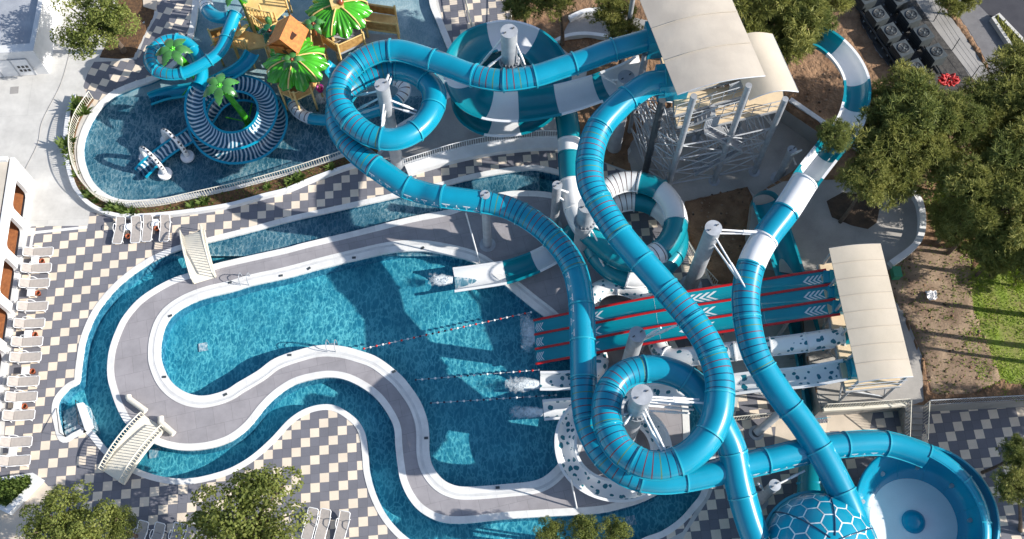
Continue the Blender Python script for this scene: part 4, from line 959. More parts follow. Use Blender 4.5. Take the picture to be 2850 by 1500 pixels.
column(1634, 570, 8.0, .56, 'thick grey column below the second tube above the lower white and teal coil', [(5.3,1690,650,4.0),(5.3,1700,735,2.8),(4.6,1690,760,2.2)], collar=5.6)
column(1743, 214, 9.2, .52, 'thick grey column in shade beside the tall tower', [(8.6,1700,224,8.2),(8.2,1668,205,9.3),(7.6,1770,235,9.0)])
o = None
t = thing('support_column', 'low raking grey pipe support on the dark tiles right of the lower coil', 'column', P(2105, 1200), 'grey columns that carry the slides')
MB().bar(P(2105, 1205), P(2180, 1140, 1.6), .28, 'galv', 14).build('shaft', t); MB().lathe(P(2105, 1205), [(.5, 0), (.5, .06), (.3, .06)], 'galv', 18, False).build('base_plate', t)
# ================================================================== TOWERS
def sheet3(mb, O, U, V, nu, nv, bulge, mat, th=.05, wr=0.0):
    vs = []
    for i in range(nu+1):
        for j in range(nv+1):
            u, v = i/nu, j/nv; p = O+U*u+V*v; p.z += bulge*math.sin(pi*u)+wr*hnoise(p.x*2.2, p.y*1.3)
            vs.append(p)
    n = len(vs); vs += [p-UP*th for p in vs]; w = nv+1; fs = []
    for i in range(nu):
        for j in range(nv):
            a = i*w+j; fs += [(a, a+w, a+w+1, a+1), (n+a, n+a+1, n+a+w+1, n+a+w)]
    rim = [(i*w, (i+1)*w) for i in range(nu)]+[(i*w+nv, (i+1)*w+nv) for i in range(nu)]+[(j, j+1) for j in range(nv)]+[(nu*w+j, nu*w+j+1) for j in range(nv)]
    mb.add(vs, fs, mat, True)
    return mb.add(vs, [(a, b, n+b, n+a) for a, b in rim], mat)
def tower():
    z = 13.2; O = P(1885, 262, z); U = P(2130, 210, z)-O; V = P(1781, 0, z)-O; V = V.normalized()*15
    t = thing('slide_tower', 'tall galvanised steel slide tower under a big wrinkled beige canopy', 'tower', (O+U/2).to_2d().to_3d())
    mb = MB(); sheet3(mb, O, U, V, 14, 40, .42, 'canvas', .06, .05); cn = mb.build('canopy', t)
    mb = MB()
    for k in range(1, 6):
        v = k/6*.98; pts = [O+U*i/14+V*v+UP*(.42*math.sin(pi*i/14)+.075+.05*hnoise((O+U*i/14+V*v).x*2.2, (O+U*i/14+V*v).y*1.3)) for i in range(15)]
        mb.tube(pts, .022, 'canvas_smooth', 4)
    mb.build('canopy_seam', cn)
    z2 = 10.6; O2 = P(2085, 278, z2); U2 = P(2222, 255, z2)-O2; V2 = (P(2150, 94, z2)-P(2222, 255, z2)); V2 = V.normalized()*V2.length
    mb = MB(); sheet3(mb, O2, U2, V2, 10, 14, .55, 'canvas_smooth', .06, .03); mb.build('side_canopy', t)
    MB().tube([O2+U2+V2*k/8+UP*-.03 for k in range(9)], .04, 'steel', 6).build('canopy_rail', t)
    MB().tube([O2+U2*k/10+UP*(.55*math.sin(pi*k/10)-.04) for k in range(11)], .04, 'steel', 6).build('canopy_rail', t)
    MB().tube([O+U*k/14+UP*(.42*math.sin(pi*k/14)-.06) for k in range(15)], .05, 'steel', 6).build('canopy_rail', t)
    f = [P(1933, 262, 12.4), P(2086, 232, 12.6), P(2188, 270, 9.9)]
    vn = V.normalized(); rows = [0, 3.6, 7.2, 10.8]; legs = {}
    lf = P(1843, 278, 9.8)
    for r, dv in enumerate(rows):
        for c, b in enumerate(f):
            q = b+vn*dv; legs[(r, c)] = Vector((q.x, q.y, b.z-.2))
    for (r, c), q in legs.items():
        mb = MB(); mb.bar((q.x, q.y, 0), q, .21 if r == 0 else .17, 'steel', 14); mb.bar((q.x, q.y, 0), (q.x, q.y, .06), .42, 'steel', 14); mb.build('leg', t)
    q = Vector((lf.x, lf.y, 9.8)); MB().bar((q.x, q.y, 0), q, .24, 'steel_dark', 14).build('leg', t)
    legs[(0, -1)] = q; q2 = q+vn*3.6; MB().bar((q2.x, q2.y, 0), q2, .16, 'steel', 14).build('leg', t); legs[(1, -1)] = q2
    def brace(a, b, lv, diag=True):
        for k, zz in enumerate(lv):
            A = Vector((a.x, a.y, zz)); B = Vector((b.x, b.y, zz)); MB().bar(A, B, .062, 'galv', 6).build('beam', t)
            if diag and k+1 < len(lv):
                z3 = lv[k+1]; MB().bar(A, Vector((b.x, b.y, z3)), .048, 'galv', 6).build('brace', t); MB().bar(B, Vector((a.x, a.y, z3)), .048, 'galv', 6).build('brace', t)
    lv = [.8, 2.6, 4.4, 6.2]
    for r in (0, 1, 2):
        for c in (0, 1): brace(legs[(r, c)], legs[(r, c+1)], lv if r < 2 else lv[1:3])
    for c in (0, 1, 2):
        for r in (0, 1): brace(legs[(r, c)], legs[(r+1, c)], lv if r == 0 else lv[:3])
    brace(legs[(0, -1)], legs[(0, 0)], lv); brace(legs[(0, -1)], legs[(1, -1)], lv); brace(legs[(1, -1)], legs[(1, 0)], lv[1:])
    plats = [([(1868,262),(2088,212),(2070,120),(1840,160)], 9.9), ([(1878,318),(2072,262),(2082,232),(1874,262)], 9.4), ([(1885,350),(2072,300),(2062,286),(1880,328)], 8.2), ([(1905,366),(2182,300),(2178,250),(2090,262),(2070,300),(1890,345)], 7.3)]
    for i, (px, zz) in enumerate(plats):
        pp = PL(px, zz); MB().prism([p[:2] for p in pp], zz-.08, zz, 'plywood').build('platform', t)
        mb = MB()
        for a, b in zip(pp, pp[1:]+pp[:1]): mb.beam(a-UP*.2, b-UP*.2, .1, .2, 'galv')
        mb.build('edge_beam', t)
        if i:
            a, b = pp[0], pp[1]; mb = MB(); mb.bar(a+UP*1.05, b+UP*1.05, .035, 'galv', 6); mb.bar(a+UP*.55, b+UP*.55, .025, 'galv', 6)
            for k in range(7): q = a.lerp(b, k/6); mb.bar(q, q+UP*1.1, .03, 'galv', 6)
            mb.build('railing', t)
    for px, zz in (([(2025,262),(2065,248)], 9.4), ([(1955,362),(1995,350)], 7.3)):
        a, b = PL(px, zz); mb = MB(); mb.beam(a+UP*.62, b+UP*.62, .05, 1.05, 'roof_grey')
        d = (b-a)
        for k in range(8): q = a+d*(k+.5)/8; mb.beam(q+UP*.12-Vector((0, .03, 0)), q+UP*1.1-Vector((0, .03, 0)), .02, .03, 'steel')
        mb.build('gate_panel', t)
    # stair flights zigzag between platforms
    for (x0, y0, za), (x1, y1, zb) in (((1990, 300, 9.3), (1930, 325, 8.25)), ((1960, 350, 7.2), (2060, 400, 4.6)), ((2060, 400, 4.5), (1930, 470, 1.6))):
        a, b = P(x0, y0, za), P(x1, y1, zb); mb = MB(); d = b-a; n = max(4, int(abs(za-zb)/.19))
        s = Vector((-d.y, d.x, 0)).normalized()
        for k in range(n): q = a+d*(k+.5)/n; mb.beam(q-s*.55, q+s*.55, .28, .04, 'galv')
        for e in (-.58, .58): mb.beam(a+s*e, b+s*e, .05, .2, 'galv'); mb.bar(a+s*e+UP, b+s*e+UP, .03, 'galv', 6)
        mb.build('stair_flight', t)
    # lit start tubs
    for x, y, zz in ((1838, 108, 10.3), (1868, 228, 10.2)):
        mb = MB(); c = P(x, y, zz); mb.box(c-UP*.9, 1.9, 1.75, 1.75, 'teal', .12); mb.build('start_tub', t)
tower()
def small_tower():
    z = 6.6
    c = [P(2307, 691, z), P(2451, 678, z), P(2537, 1049, z), P(2395, 1060, z)]
    O = c[0]; U = c[1]-c[0]; V = (c[3]-c[0]+c[2]-c[1])/2
    t = thing('small_slide_tower', 'low steel start tower with a long smooth beige canopy above three racer lanes', 'tower', ((O+c[2])/2).to_2d().to_3d())
    mb = MB(); sheet3(mb, O, U, V, 12, 30, .2, 'canvas_smooth', .06, .012); mb.build('canopy', t)
    mb = MB()
    for k in range(1, 8): mb.tube([O+U*i/12+V*k/8+UP*(.2*math.sin(pi*i/12)+.02) for i in range(13)], .02, 'canvas', 4)
    mb.build('canopy_seam', t)
    for e in (0, 1): MB().tube([O+U*k/12+V*e+UP*(.2*math.sin(pi*k/12)-.06) for k in range(13)], .045, 'steel', 6).build('canopy_rail', t)
    zf = 4.55; vv = V.normalized(); pts = []
    for k in range(6):
        for u in (.06, .94):
            q = O+U*u+V*(.02+.96*k/5); pts.append(q)
            MB().bar((q.x, q.y, TR), (q.x, q.y, z-.02), .09, 'steel', 8).build('leg', t)
    A = O+U*.0+V*.0; fp = [O+U*-.05+V*.02, O+U*1.0+V*.02, O+U*1.0+V*.99, O+U*-.05+V*.99]
    MB().prism([p[:2] for p in fp], zf-.1, zf, 'plywood').build('platform', t)
    mb = MB()
    for a, b in zip(fp, fp[1:]+fp[:1]): mb.beam(Vector((a.x, a.y, zf-.22)), Vector((b.x, b.y, zf-.22)), .12, .22, 'galv')
    mb.build('edge_beam', t)
    for k in range(5):
        a, b = pts[2*k], pts[2*k+2]; a2, b2 = pts[2*k+1], pts[2*k+3]
        for e, f in ((a, b), (a2, b2)):
            MB().bar((e.x, e.y, TR+.2), (f.x, f.y, zf-.3), .05, 'steel', 6).build('brace', t); MB().bar((f.x, f.y, TR+.2), (e.x, e.y, zf-.3), .05, 'steel', 6).build('brace', t)
    for k in range(6):
        a, b = pts[2*k], pts[2*k+1]; MB().bar((a.x, a.y, zf-.4), (b.x, b.y, TR+.3), .05, 'steel', 6).build('brace', t)
        MB().bar((a.x, a.y, z-.9), (b.x, b.y, z-.05), .04, 'steel', 6).build('brace', t)
    a, b = fp[3], fp[2]; mb = MB(); mb.bar((a.x, a.y, zf+1.05), (b.x, b.y, zf+1.05), .035, 'galv', 6); mb.bar((a.x, a.y, zf+.5), (b.x, b.y, zf+.5), .03, 'galv', 6); mb.build('railing', t)
    a = fp[3]; b = a+(fp[2]-fp[3])*.1
    for x, y in ((2372, 1020), (2355, 937)): pass
    c2 = P(2385, 1022, 5.0); MB().tube([c2+Vector((-.45, 0, 0)), c2+Vector((.45, 0, .05))], .72, 'flange_teal', 18).build('start_hood', t)
small_tower()
for x, y in ((2250, 955), (2150, 965), (1960, 988), (2240, 1048), (2120, 1060), (1930, 1086)):
    h = 3.2 if x > 2200 else (2.7 if x > 2100 else 2.0)
    o = MB(); q = P(x, y, h); o.bar((q.x, q.y, 0), (q.x, q.y, h-.3), .1, 'galv', 8); o.bar((q.x-.5, q.y, 0.03), (q.x+.5, q.y, .03), .05, 'galv', 6); o.beam((q.x-.1, q.y-.75, h-.35), (q.x+.1, q.y+.75, h-.35), .12, .14, 'galv')
    tag(o.build('support_stand'), 'slim grey steel stand under a white spotted slide', 'support', 'steel stands under the spotted slides')
# ================================================================== CHILDREN POOL
K1 = [(656,38,3.50,'k'),(645,62,3.43,'k'),(633,96,3.37,'k'),(621,130,3.30,'k'),(601,154,3.23,'k'),(574,172,3.17,'k'),(546,188,3.10,'k'),(509,204,3.04,'K'),(468,207,2.97,'K'),(435,195,2.90,'K'),(418,171,2.84,'K'),(420,147,2.77,'K'),(437,126,2.71,'K'),(463,112,2.64,'K'),(491,110,2.57,'k'),(516,119,2.51,'k'),(537,137,2.44,'k'),(552,162,2.38,'k'),(560,192,2.31,'k'),(560,221,2.24,'k'),(552,240,2.21,'z',.56),(545,258,2.18,'z',.64),(541,295,2.11,'z',.68),(550,335,2.05,'z',.7),(578,372,1.98,'z',.7),(626,392,1.91,'z',.7),(685,383,1.85,'z',.7),(728,350,1.78,'z',.7),(745,305,1.72,'z',.7),(734,263,1.65,'z',.7),(700,238,1.58,'z',.7),(650,230,1.52,'z',.7),(600,244,1.45,'z',.7),(562,278,1.39,'z',.7),(548,325,1.32,'z',.7),(560,375,1.25,'z',.7),(592,412,1.19,'z',.7),(645,430,1.12,'z',.7),(710,420,1.06,'z',.7),(755,385,0.99,'z',.7),(772,335,0.92,'z',.7),(755,288,0.86,'z',.7),(715,262,0.79,'z',.68),(660,258,0.73,'z',.66),(605,285,0.80,'z',.64),(568,338,0.72,'z',.6),(525,378,0.60,'z',.58),(479,405,0.48,'z',.56),(424,448,0.32,'z',.56),(390,482,0.22,'h',.56)]
tk, lk = slide('kids_slide', 'cyan tube slide round a green palm that turns into a zebra striped spiral', 'water slide', K1, .43, 1.9, arcs0=(185, 355))
def small_slide(pts, r, label, sec=1.6): return slide('kids_slide', label, 'water slide', pts, r, sec, arcs0=(182, 358))
small_slide([(702,145,2.6,'h'),(690,168,2.4,'h'),(664,191,2.1,'h'),(627,212,1.7,'h'),(575,236,1.1,'h'),(523,250,.6,'h'),(461,260,.28,'h'),(415,276,.2,'h')], .52, 'small dark teal open slide leaving the tan platform and ending behind the zebra spiral')
small_slide([(640,48,3.2,'k'),(618,50,3.1,'k'),(593,43,2.9,'k'),(577,26,2.7,'W'),(571,2,2.5,'W'),(574,-25,2.3,'W')], .46, 'short teal and white tube slide at the top left of the tan play structure')
small_slide([(930,176,2.6,'h'),(918,195,2.45,'h'),(940,215,2.25,'k'),(990,222,2.05,'k'),(1050,214,1.85,'k'),(1100,222,1.65,'W'),(1128,246,1.45,'W'),(1108,280,1.25,'k'),(1050,308,1.05,'k'),(975,328,.9,'k'),(906,334,.75,'k'),(862,329,.6,'W'),(832,313,.45,'W'),(815,288,.35,'k'),(812,262,.28,'k')], .40, 'thin teal and white tube slide hooking round below the front leaf roof')
# splash arches over the flume
def arch(b0, b1, label):
    A, B = P(*b0), P(*b1); d = B-A
    t = thing('spray_arch', label, 'spray arch', (A+B)/2)
    ctl = [A, A+d*.02+UP*.9, A+d*.16+UP*1.65, A+d*.5+UP*2.0, A+d*.84+UP*1.65, A+d*.98+UP*.9, B]
    pts = [Vector(a) for a in catmull([tuple(p) for p in ctl], 5)]
    n = len(pts); MB().tube(pts, [.15+.05*abs(1-2*i/(n-1)) for i in range(n)], 'white_gel', 14).build('arch_tube', t)
    for b in (A, B): MB().lathe(b, [(.52, -.12), (.50, .04), (.001, .05)], 'white_gel', 22, False).build('foot', t)
    mb = MB()
    for i in range(2, n-2, 2):
        p = pts[i]; tt = (pts[i+1]-pts[i-1]).normalized(); sd = d.normalized().cross(UP).normalized()*(-1 if (i//2) % 2 else -1); nn = sd; cr = tt.cross(nn)
        c = p+nn*.235; f = 1 if (i//2) % 2 else -1
        for nn2 in (nn, (cr if cr.z > 0 else -cr)):
            c = p+nn2*.182; w = tt.cross(nn2); tri = [c+tt*.13*f, c-tt*.1*f+w*.11, c-tt*.1*f-w*.11]
            mb.add(tri, [(0, 1, 2)], 'black')
    mb.build('triangle_pattern', t)
arch((406, 437), (459, 482), 'nearer white spray arch with black triangles over the zebra slide run-out')
arch((465, 388), (521, 434), 'farther white spray arch with black triangles beside the zebra spiral')
# artificial palms
def plastic_palm(px, py, h, label, leaves=6, bend=.5, size=1.35, loose=True, mat='frond', trunk='leaf_green', parent=None, rot=0.0, fruit='lime', nm='artificial_palm'):
    top = P(px, py, h)
    if loose:
        t = thing(nm, label, 'artificial palm', (top.x, top.y, 0))
        b = Vector((top.x+bend, top.y, -.3)); pts = [Vector(a) for a in catmull([tuple(b), tuple(b.lerp(top, .4)+Vector((.18, 0, 0))), tuple(b.lerp(top, .8)+Vector((.08, 0, 0))), tuple(top)], 6)]
        n = len(pts); MB().tube(pts, [.30-.14*i/(n-1) for i in range(n)], trunk, 12).build('trunk', t)
        for k in range(5):
            a = 2*pi*k/5+.3; MB().bar(b+UP*.9, b+Vector((1.9*math.cos(a), 1.9*math.sin(a), .55)), .05, 'lime', 6).build('brace', t)
    else: t = parent
    host = t
    if not loose:
        mb = MB(); mb.bar(top-UP*1.3, top, .09, 'coconut', 8); host = mb.build('small_palm', t)
    mb = MB()
    for k in range(7):
        a = 2*pi*k/7; mb.lathe(top+Vector((.16*math.cos(a), .16*math.sin(a), .05)), [(.001, .1), (.08, .06), (.1, 0), (.08, -.06), (.001, -.1)], fruit, 8)
    mb.lathe(top+UP*.1, [(.001, .13), (.1, .08), (.12, 0), (.1, -.08), (.001, -.1)], fruit, 8); mb.build('fruit_cluster', host)
    for k in range(leaves):
        a = rot+2*pi*k/leaves+random.uniform(-.12, .12); d = Vector((math.cos(a), math.sin(a), 0)); s = Vector((-d.y, d.x, 0)); vs = []; fs = []; m = 12
        for i in range(m+1):
            q = i/m; w = size*.23*math.sin(pi*min(1, .12+q*.88))**.7+.02; w *= 1+.12*(-1)**i*(1 if q > .15 else 0)
            c = top+d*size*q+UP*(.32*math.sin(pi*q*.9)-.45*q*q*size/1.35)
            vs += [c-s*w-UP*.10*w/.3, c+UP*.03, c+s*w-UP*.10*w/.3]
        fs = [(i*3+j, i*3+j+3, i*3+j+4, i*3+j+1) for i in range(m) for j in (0, 1)]
        n = len(vs); vs2 = [v-UP*.035 for v in vs]
        MB().add(vs, fs, mat, True).add(vs2, [tuple(reversed(f)) for f in fs], 'lime' if loose else mat, True).build('frond', host)
    return t
plastic_palm(481, 138, 4.2, 'green artificial palm inside the cyan tube loop', rot=.1, bend=.75)
plastic_palm(612, 240, 5.3, 'green artificial palm in the middle of the zebra striped spiral', rot=.5, bend=.9)
plastic_palm(652, -30, 4.4, 'green artificial palm at the top edge behind the tan play structure', rot=.2)
# play structure
def play():
    base = P(800, 150); t = thing('play_structure', 'tan bamboo look play structure with two green leaf roofs and a brown hut', 'play structure', (base.x, base.y, 0))
    def plat(px, z, mat='tan_deck', name='platform', rails=(), h=.95, kind='panel', legs=True, th=.16):
        z *= .85
        pp = PL(px, z); MB().prism([p[:2] for p in pp], z-th, z, mat, ).build(name, t)
        n = len(pp)
        for k in rails:
            a, b = pp[k], pp[(k+1) % n]; mb = MB()
            if kind == 'panel':
                mb.beam(a+UP*(.1+h*.4), b+UP*(.1+h*.4), .06, h*.8, 'bamboo')
            else:
                m = max(2, int((b-a).length/.28))
                for q in range(m+1): mb.beam(a.lerp(b, q/m), a.lerp(b, q/m)+UP*h, .05, .1, 'tan_deck')
            mb.bar(a+UP*(h+.05), b+UP*(h+.05), .055, 'tan_deck', 6); mb.build('railing_panel', t)
        if legs:
            for p in pp: MB().bar((p.x, p.y, -.4), p+UP*(h+.25), .085, 'tan_deck', 8).build('post', t)
        return pp
    hexa = [(772,205),(795,180),(850,182),(872,215),(850,250),(800,252)]
    plat([(768,214),(790,184),(852,184),(884,222),(868,256),(824,278),(782,258)], 2.5, rails=(3, 4, 5, 6), h=.8)
    plat([(690,40),(760,60),(800,20),(790,-40),(690,-30),(672,5)], 3.3, rails=(0, 2, 3, 4), kind='slat')
    plat([(700,60),(745,95),(790,110),(770,60),(730,40)], 2.9, rails=(0,), kind='slat')
    plat([(640,95),(672,82),(740,100),(748,128),(690,138),(650,128)], 2.3, rails=(0, 4, 5), kind='slat')
    plat([(590,108),(640,95),(652,128),(605,140)], 1.9, rails=(3, 0), kind='panel')
    plat([(895,62),(1005,30),(1102,44),(1108,92),(1020,80),(960,74)], 2.4, rails=(1, 3, 4, 0), h=.95)
    plat([(1008,92),(1108,98),(1112,118),(1012,118)], 1.2, mat='roof_grey', rails=())
    plat([(905,60),(1000,68),(1015,118),(945,150),(900,120)], 2.6, mat='roof_grey', rails=(2, 3), h=1.0)
    plat([(858,80),(905,60),(930,118),(872,160),(850,120)], 2.3, rails=(1, 3), h=.8)
    plat([(742,100),(800,70),(870,90),(872,150),(800,180),(745,150)], 2.9, rails=(0, 1, 2), h=.8)
    # stair flight on the left
    a, b = P(675, 85, 2.9), P(610, 130, .4); s = Vector((.45, .75, 0)).normalized()
    mb = MB()
    for k in range(9): q = a.lerp(b, (k+.5)/9); mb.beam(q-s*.6, q+s*.6, .3, .05, 'tan_deck')
    for e in (-.62, .62): mb.beam(a+s*e, b+s*e, .06, .22, 'tan_deck'); mb.bar(a+s*e+UP*.9, b+s*e+UP*.9, .045, 'tan_deck', 6)
    mb.build('stair_flight', t)
    # leaf roofs
    def leaf_roof(px, py, z, R, ribs, drop=.85):
        c = P(px, py, z); n = 180; prof = [(.05, 0), (.3, -.05), (.55, -.18), (.8, -.45), (.94, -.8), (1.0, -1.0)]; vs = []
        for r, d in prof:
            for k in range(n):
                a = 2*pi*k/n; w = 1+.03*r*math.cos(30*a)+.13*r**4*(2*abs(math.cos(5*a))-1); lift = .05*r*math.cos(30*a)+.06*math.sin(6*a)*r
                vs.append(c+Vector((R*r*w*math.cos(a), R*r*w*math.sin(a), d*drop+lift)))
        fs = [(i*n+k, (i+1)*n+k, (i+1)*n+(k+1) % n, i*n+(k+1) % n) for i in range(len(prof)-1) for k in range(n)]
        alt = ['leaf_green' for i in range(len(prof)-1) for k in range(n)]
        m0 = len(vs); mb = MB(); mb.add(vs, fs, alt, True); mb.add([v-UP*.06 for v in vs], [tuple(reversed(f)) for f in fs], 'leaf_deep', True)
        o = mb.build('leaf_roof', t)
        for k in range(ribs):
            a = 2*pi*k/ribs+.35; mb = MB()
            mb.tube([c+Vector((R*r*1.03*math.cos(a), R*r*1.03*math.sin(a), d*drop+.10)) for r, d in prof], .055, 'tan_deck', 6)
            e = c+Vector((R*1.02*math.cos(a), R*1.02*math.sin(a), -drop)); mb.bar(e, Vector((e.x, e.y, 1.9)), .05, 'tan_deck', 6); mb.build('rib', o)
        return c
    leaf_roof(818, 160, 4.2, 2.1, 6)
    c2 = leaf_roof(938, 12, 4.4, 2.15, 6)
    mb = MB(); mb.box(c2-UP*.1, .9, .8, .5, 'tan_deck', .3); mb.lathe(c2+UP*.4+Vector((.3, -.1, 0)), [(.001, .3), (.2, .2), (.28, 0), (.2, -.2)], 'coconut', 12); mb.build('finial', t)
    # crooked hut
    c = P(808, 128, 3.9); R = Matrix.Rotation(-.28, 3, 'Z'); hut_v = lambda x, y, z: c+R @ Vector((x+.16*z*.5, y-.08*z, z))
    mb = MB(); w, d, h, g = .82, .85, 1.5, 2.55
    vs = [hut_v(-w, -d, 0), hut_v(w, -d, 0), hut_v(w, d, 0), hut_v(-w, d, 0), hut_v(-w*1.15, -d, h), hut_v(w*1.1, -d, h), hut_v(w*1.1, d, h), hut_v(-w*1.15, d, h), hut_v(0, -d, g), hut_v(0, d, g)]
    mb.add(vs, [(0, 3, 2, 1), (0, 1, 5, 8, 4), (2, 3, 7, 9, 6), (1, 2, 6, 5), (3, 0, 4, 7)], 'hut_wood'); hut = mb.build('hut', t)
    for sg in (-1, 1):
        e0, e1 = (w*1.1, d+.22) if sg > 0 else (-w*1.15, d+.22)
        q = [hut_v(0, -e1, g+.08), hut_v(0, e1, g+.08), hut_v(e0*1.3, e1, h-.35), hut_v(e0*1.3, -e1, h-.35)]; dn = Vector((0, 0, -.07))
        mb = MB(); mb.add(q+[v+dn for v in q], [(0, 1, 2, 3), (7, 6, 5, 4), (0, 3, 7, 4), (1, 0, 4, 5), (2, 1, 5, 6), (3, 2, 6, 7)], 'hut_wood'); mb.build('roof', hut)
    mb = MB(); q = [hut_v(x, -d-.012, z) for x, z in ((-.15, .35), (.35, .3), (.32, .85), (-.2, .8))]; mb.add(q, [(0, 1, 2, 3)], 'hut_dark'); mb.build('window', hut)
    mb = MB(); q = [hut_v(w*1.05+.04, y, z) for y, z in ((-.25, .35), (.2, .35), (.2, .9), (-.25, .9))]; mb.add(q, [(0, 1, 2, 3)], 'hut_dark'); mb.build('window', hut)
    mb = MB()
    for x0, z0, x1, z1 in ((-1.1, .95, .1, 1.25), (.25, .95, .75, 1.2)): mb.beam(hut_v(x0, -d-.1, z0), hut_v(x1, -d-.1, z1), .1, .35, 'hut_wood')
    mb.beam(hut_v(.2, -.1, g-.45), hut_v(.75, -.3, g-.55), .5, .06, 'hut_dark'); mb.build('board', hut)
    for x, y in ((-w, -d), (w, -d), (w, d), (-w, d)):
        p = hut_v(x, y, 0); MB().bar((p.x, p.y, 2.6), p, .07, 'tan_deck', 6).build('post', t)
    for px, py, z, rt in ((750, 88, 4.0, 2.0), (872, 68, 4.6, .4), (813, 168, 4.9, .2)): plastic_palm(px, py, z, '', 5, loose=False, parent=t, size=.92, rot=rt, fruit='coconut', mat='frond' if px != 750 else 'leaf_deep')
    mb = MB(); mb.lathe(P(750, 66, 3.4), [(.001, .75), (.2, .65), (.24, .3), (.2, 0)], 'frond', 12); mb.build('cactus_post', t)
play()
for px, py, z, mat, lb, nm in ((792, 250, 2.2, 'bucket_blue', 'blue tipping bucket hanging at the left corner of the front platform', 'bucket'), (890, 246, 2.3, 'bucket_pink', 'magenta tipping bucket hanging at the right corner of the front platform', 'bucket')):
    c = P(px, py, z); t = thing(nm, lb, 'bucket', c)
    MB().lathe(c, [(.001, -.3), (.2, -.3), (.27, .1), (.29, .12), (.25, .12), (.18, -.22), (.001, -.22)], mat, 18).build('pail', t)
    MB().tube([c+Vector((.28*math.cos(a), 0, .1+.28*math.sin(a))) for a in [pi*k/8 for k in range(9)]], .02, 'steel', 5).build('handle', t)
    MB().lathe(c, [(.275, .0), (.285, .05), (.275, .09)], 'red', 18).build('band', t)
# ================================================================== BUILDINGS
def stand(me_ob, O, X, Yv, Z):
    """turn a flat outline drawn in XY up into a wall standing at O"""
    Mx = Matrix((X, Yv, Z)).transposed().to_4x4(); Mx.translation = O
    me_ob.data.transform(Mx); return me_ob
def rrect(x0, y0, x1, y1, r, n=5):
    out = []
    for cx, cy, a0 in ((x1-r, y1-r, 0), (x0+r, y1-r, 90), (x0+r, y0+r, 180), (x1-r, y0+r, 270)):
        for k in range(n+1): a = math.radians(a0+90*k/n); out.append((cx+r*math.cos(a), cy+r*math.sin(a)))
    return out
def arcade():
    A, B = P(86, 522), P(-22, 1260); X = (B-A); L = X.length; X.normalize(); Zn = X.cross(UP); Zn = Zn if Zn.x > 0 else -Zn
    t = thing('arcade_building', 'white building front with rounded openings and orange wood floor inside', 'building', (A+B)/2)
    ops = []
    for p, q in (((80, 546), (65, 622)), ((61, 646), (48, 730)), ((47, 756), (36, 852)), ((35, 878), (21, 962)), ((19, 990), (4, 1080)), ((2, 1108), (-14, 1200))):
        a = (P(*p)-A).dot(X); b = (P(*q)-A).dot(X); ops.append(rrect(a, .28, b, 2.55, .35))
    for o in (0,):
        f = fill('front_wall', [(-.6, -.1), (L, -.1), (L, 3.3), (-.6, 3.3)], ops, 0, .3, 'white_wall', None)
        stand(f, A-Zn*.15, X, UP, X.cross(UP)); f.parent = t; f.matrix_parent_inverse = Matrix(); f.data.transform(Matrix.Translation(-ORG[t.name])); ORG[f.name] = ORG[t.name]
    back = -Zn
    def qb(a, d, z): return A+X*a+back*d+UP*z
    MB().add([qb(-.5, .3, .29), qb(L, .3, .29), qb(L, 2.9, .29), qb(-.5, 2.9, .29)], [(0, 1, 2, 3)], 'wood_floor').build('wood_floor', t)
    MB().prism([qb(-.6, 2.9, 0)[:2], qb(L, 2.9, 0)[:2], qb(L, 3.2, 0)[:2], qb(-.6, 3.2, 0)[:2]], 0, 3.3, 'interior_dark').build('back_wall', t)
    MB().prism([qb(-.6, .29, 0)[:2], qb(L, .29, 0)[:2], qb(L, 14, 0)[:2], qb(-.6, 14, 0)[:2]], 3.0, 3.22, 'roof_beige').build('roof', t)
    MB().prism([qb(-.6, .3, 0)[:2], qb(-.3, .3, 0)[:2], qb(-.3, 14, 0)[:2], qb(-.6, 14, 0)[:2]], 0, 3.5, 'white_wall').build('side_wall', t)
    for k, o in enumerate(ops):
        for e in (.3, .65):
            a = o[0][0]*e+o[7][0]*(1-e); c = qb(a, 1.5+.3*(k % 2), .3)
            ch = thing('armchair', '', 'chair', c, 'dark armchairs inside the arcade openings')
            ch['label'] = '%s dark armchair with white cushion in the %s arcade opening from the top' % ('nearer' if e == .65 else 'farther', ('first', 'second', 'third', 'fourth', 'fifth', 'sixth')[k])
            MB().box(c+UP*.2, .6, .6, .16, 'ac_dark').build('seat', ch); MB().box(c+UP*.36, .5, .5, .1, 'white_paint').build('cushion', ch)
            MB().box(c+Vector((-.28, 0, .3)), .08, .6, .5, 'ac_dark').build('backrest', ch)
            for sx in (-.25, .25):
                for sy in (-.25, .25): MB().bar(c+Vector((sx, sy, 0)), c+Vector((sx, sy, .2)), .03, 'ac_dark', 6).build('leg', ch)
arcade()
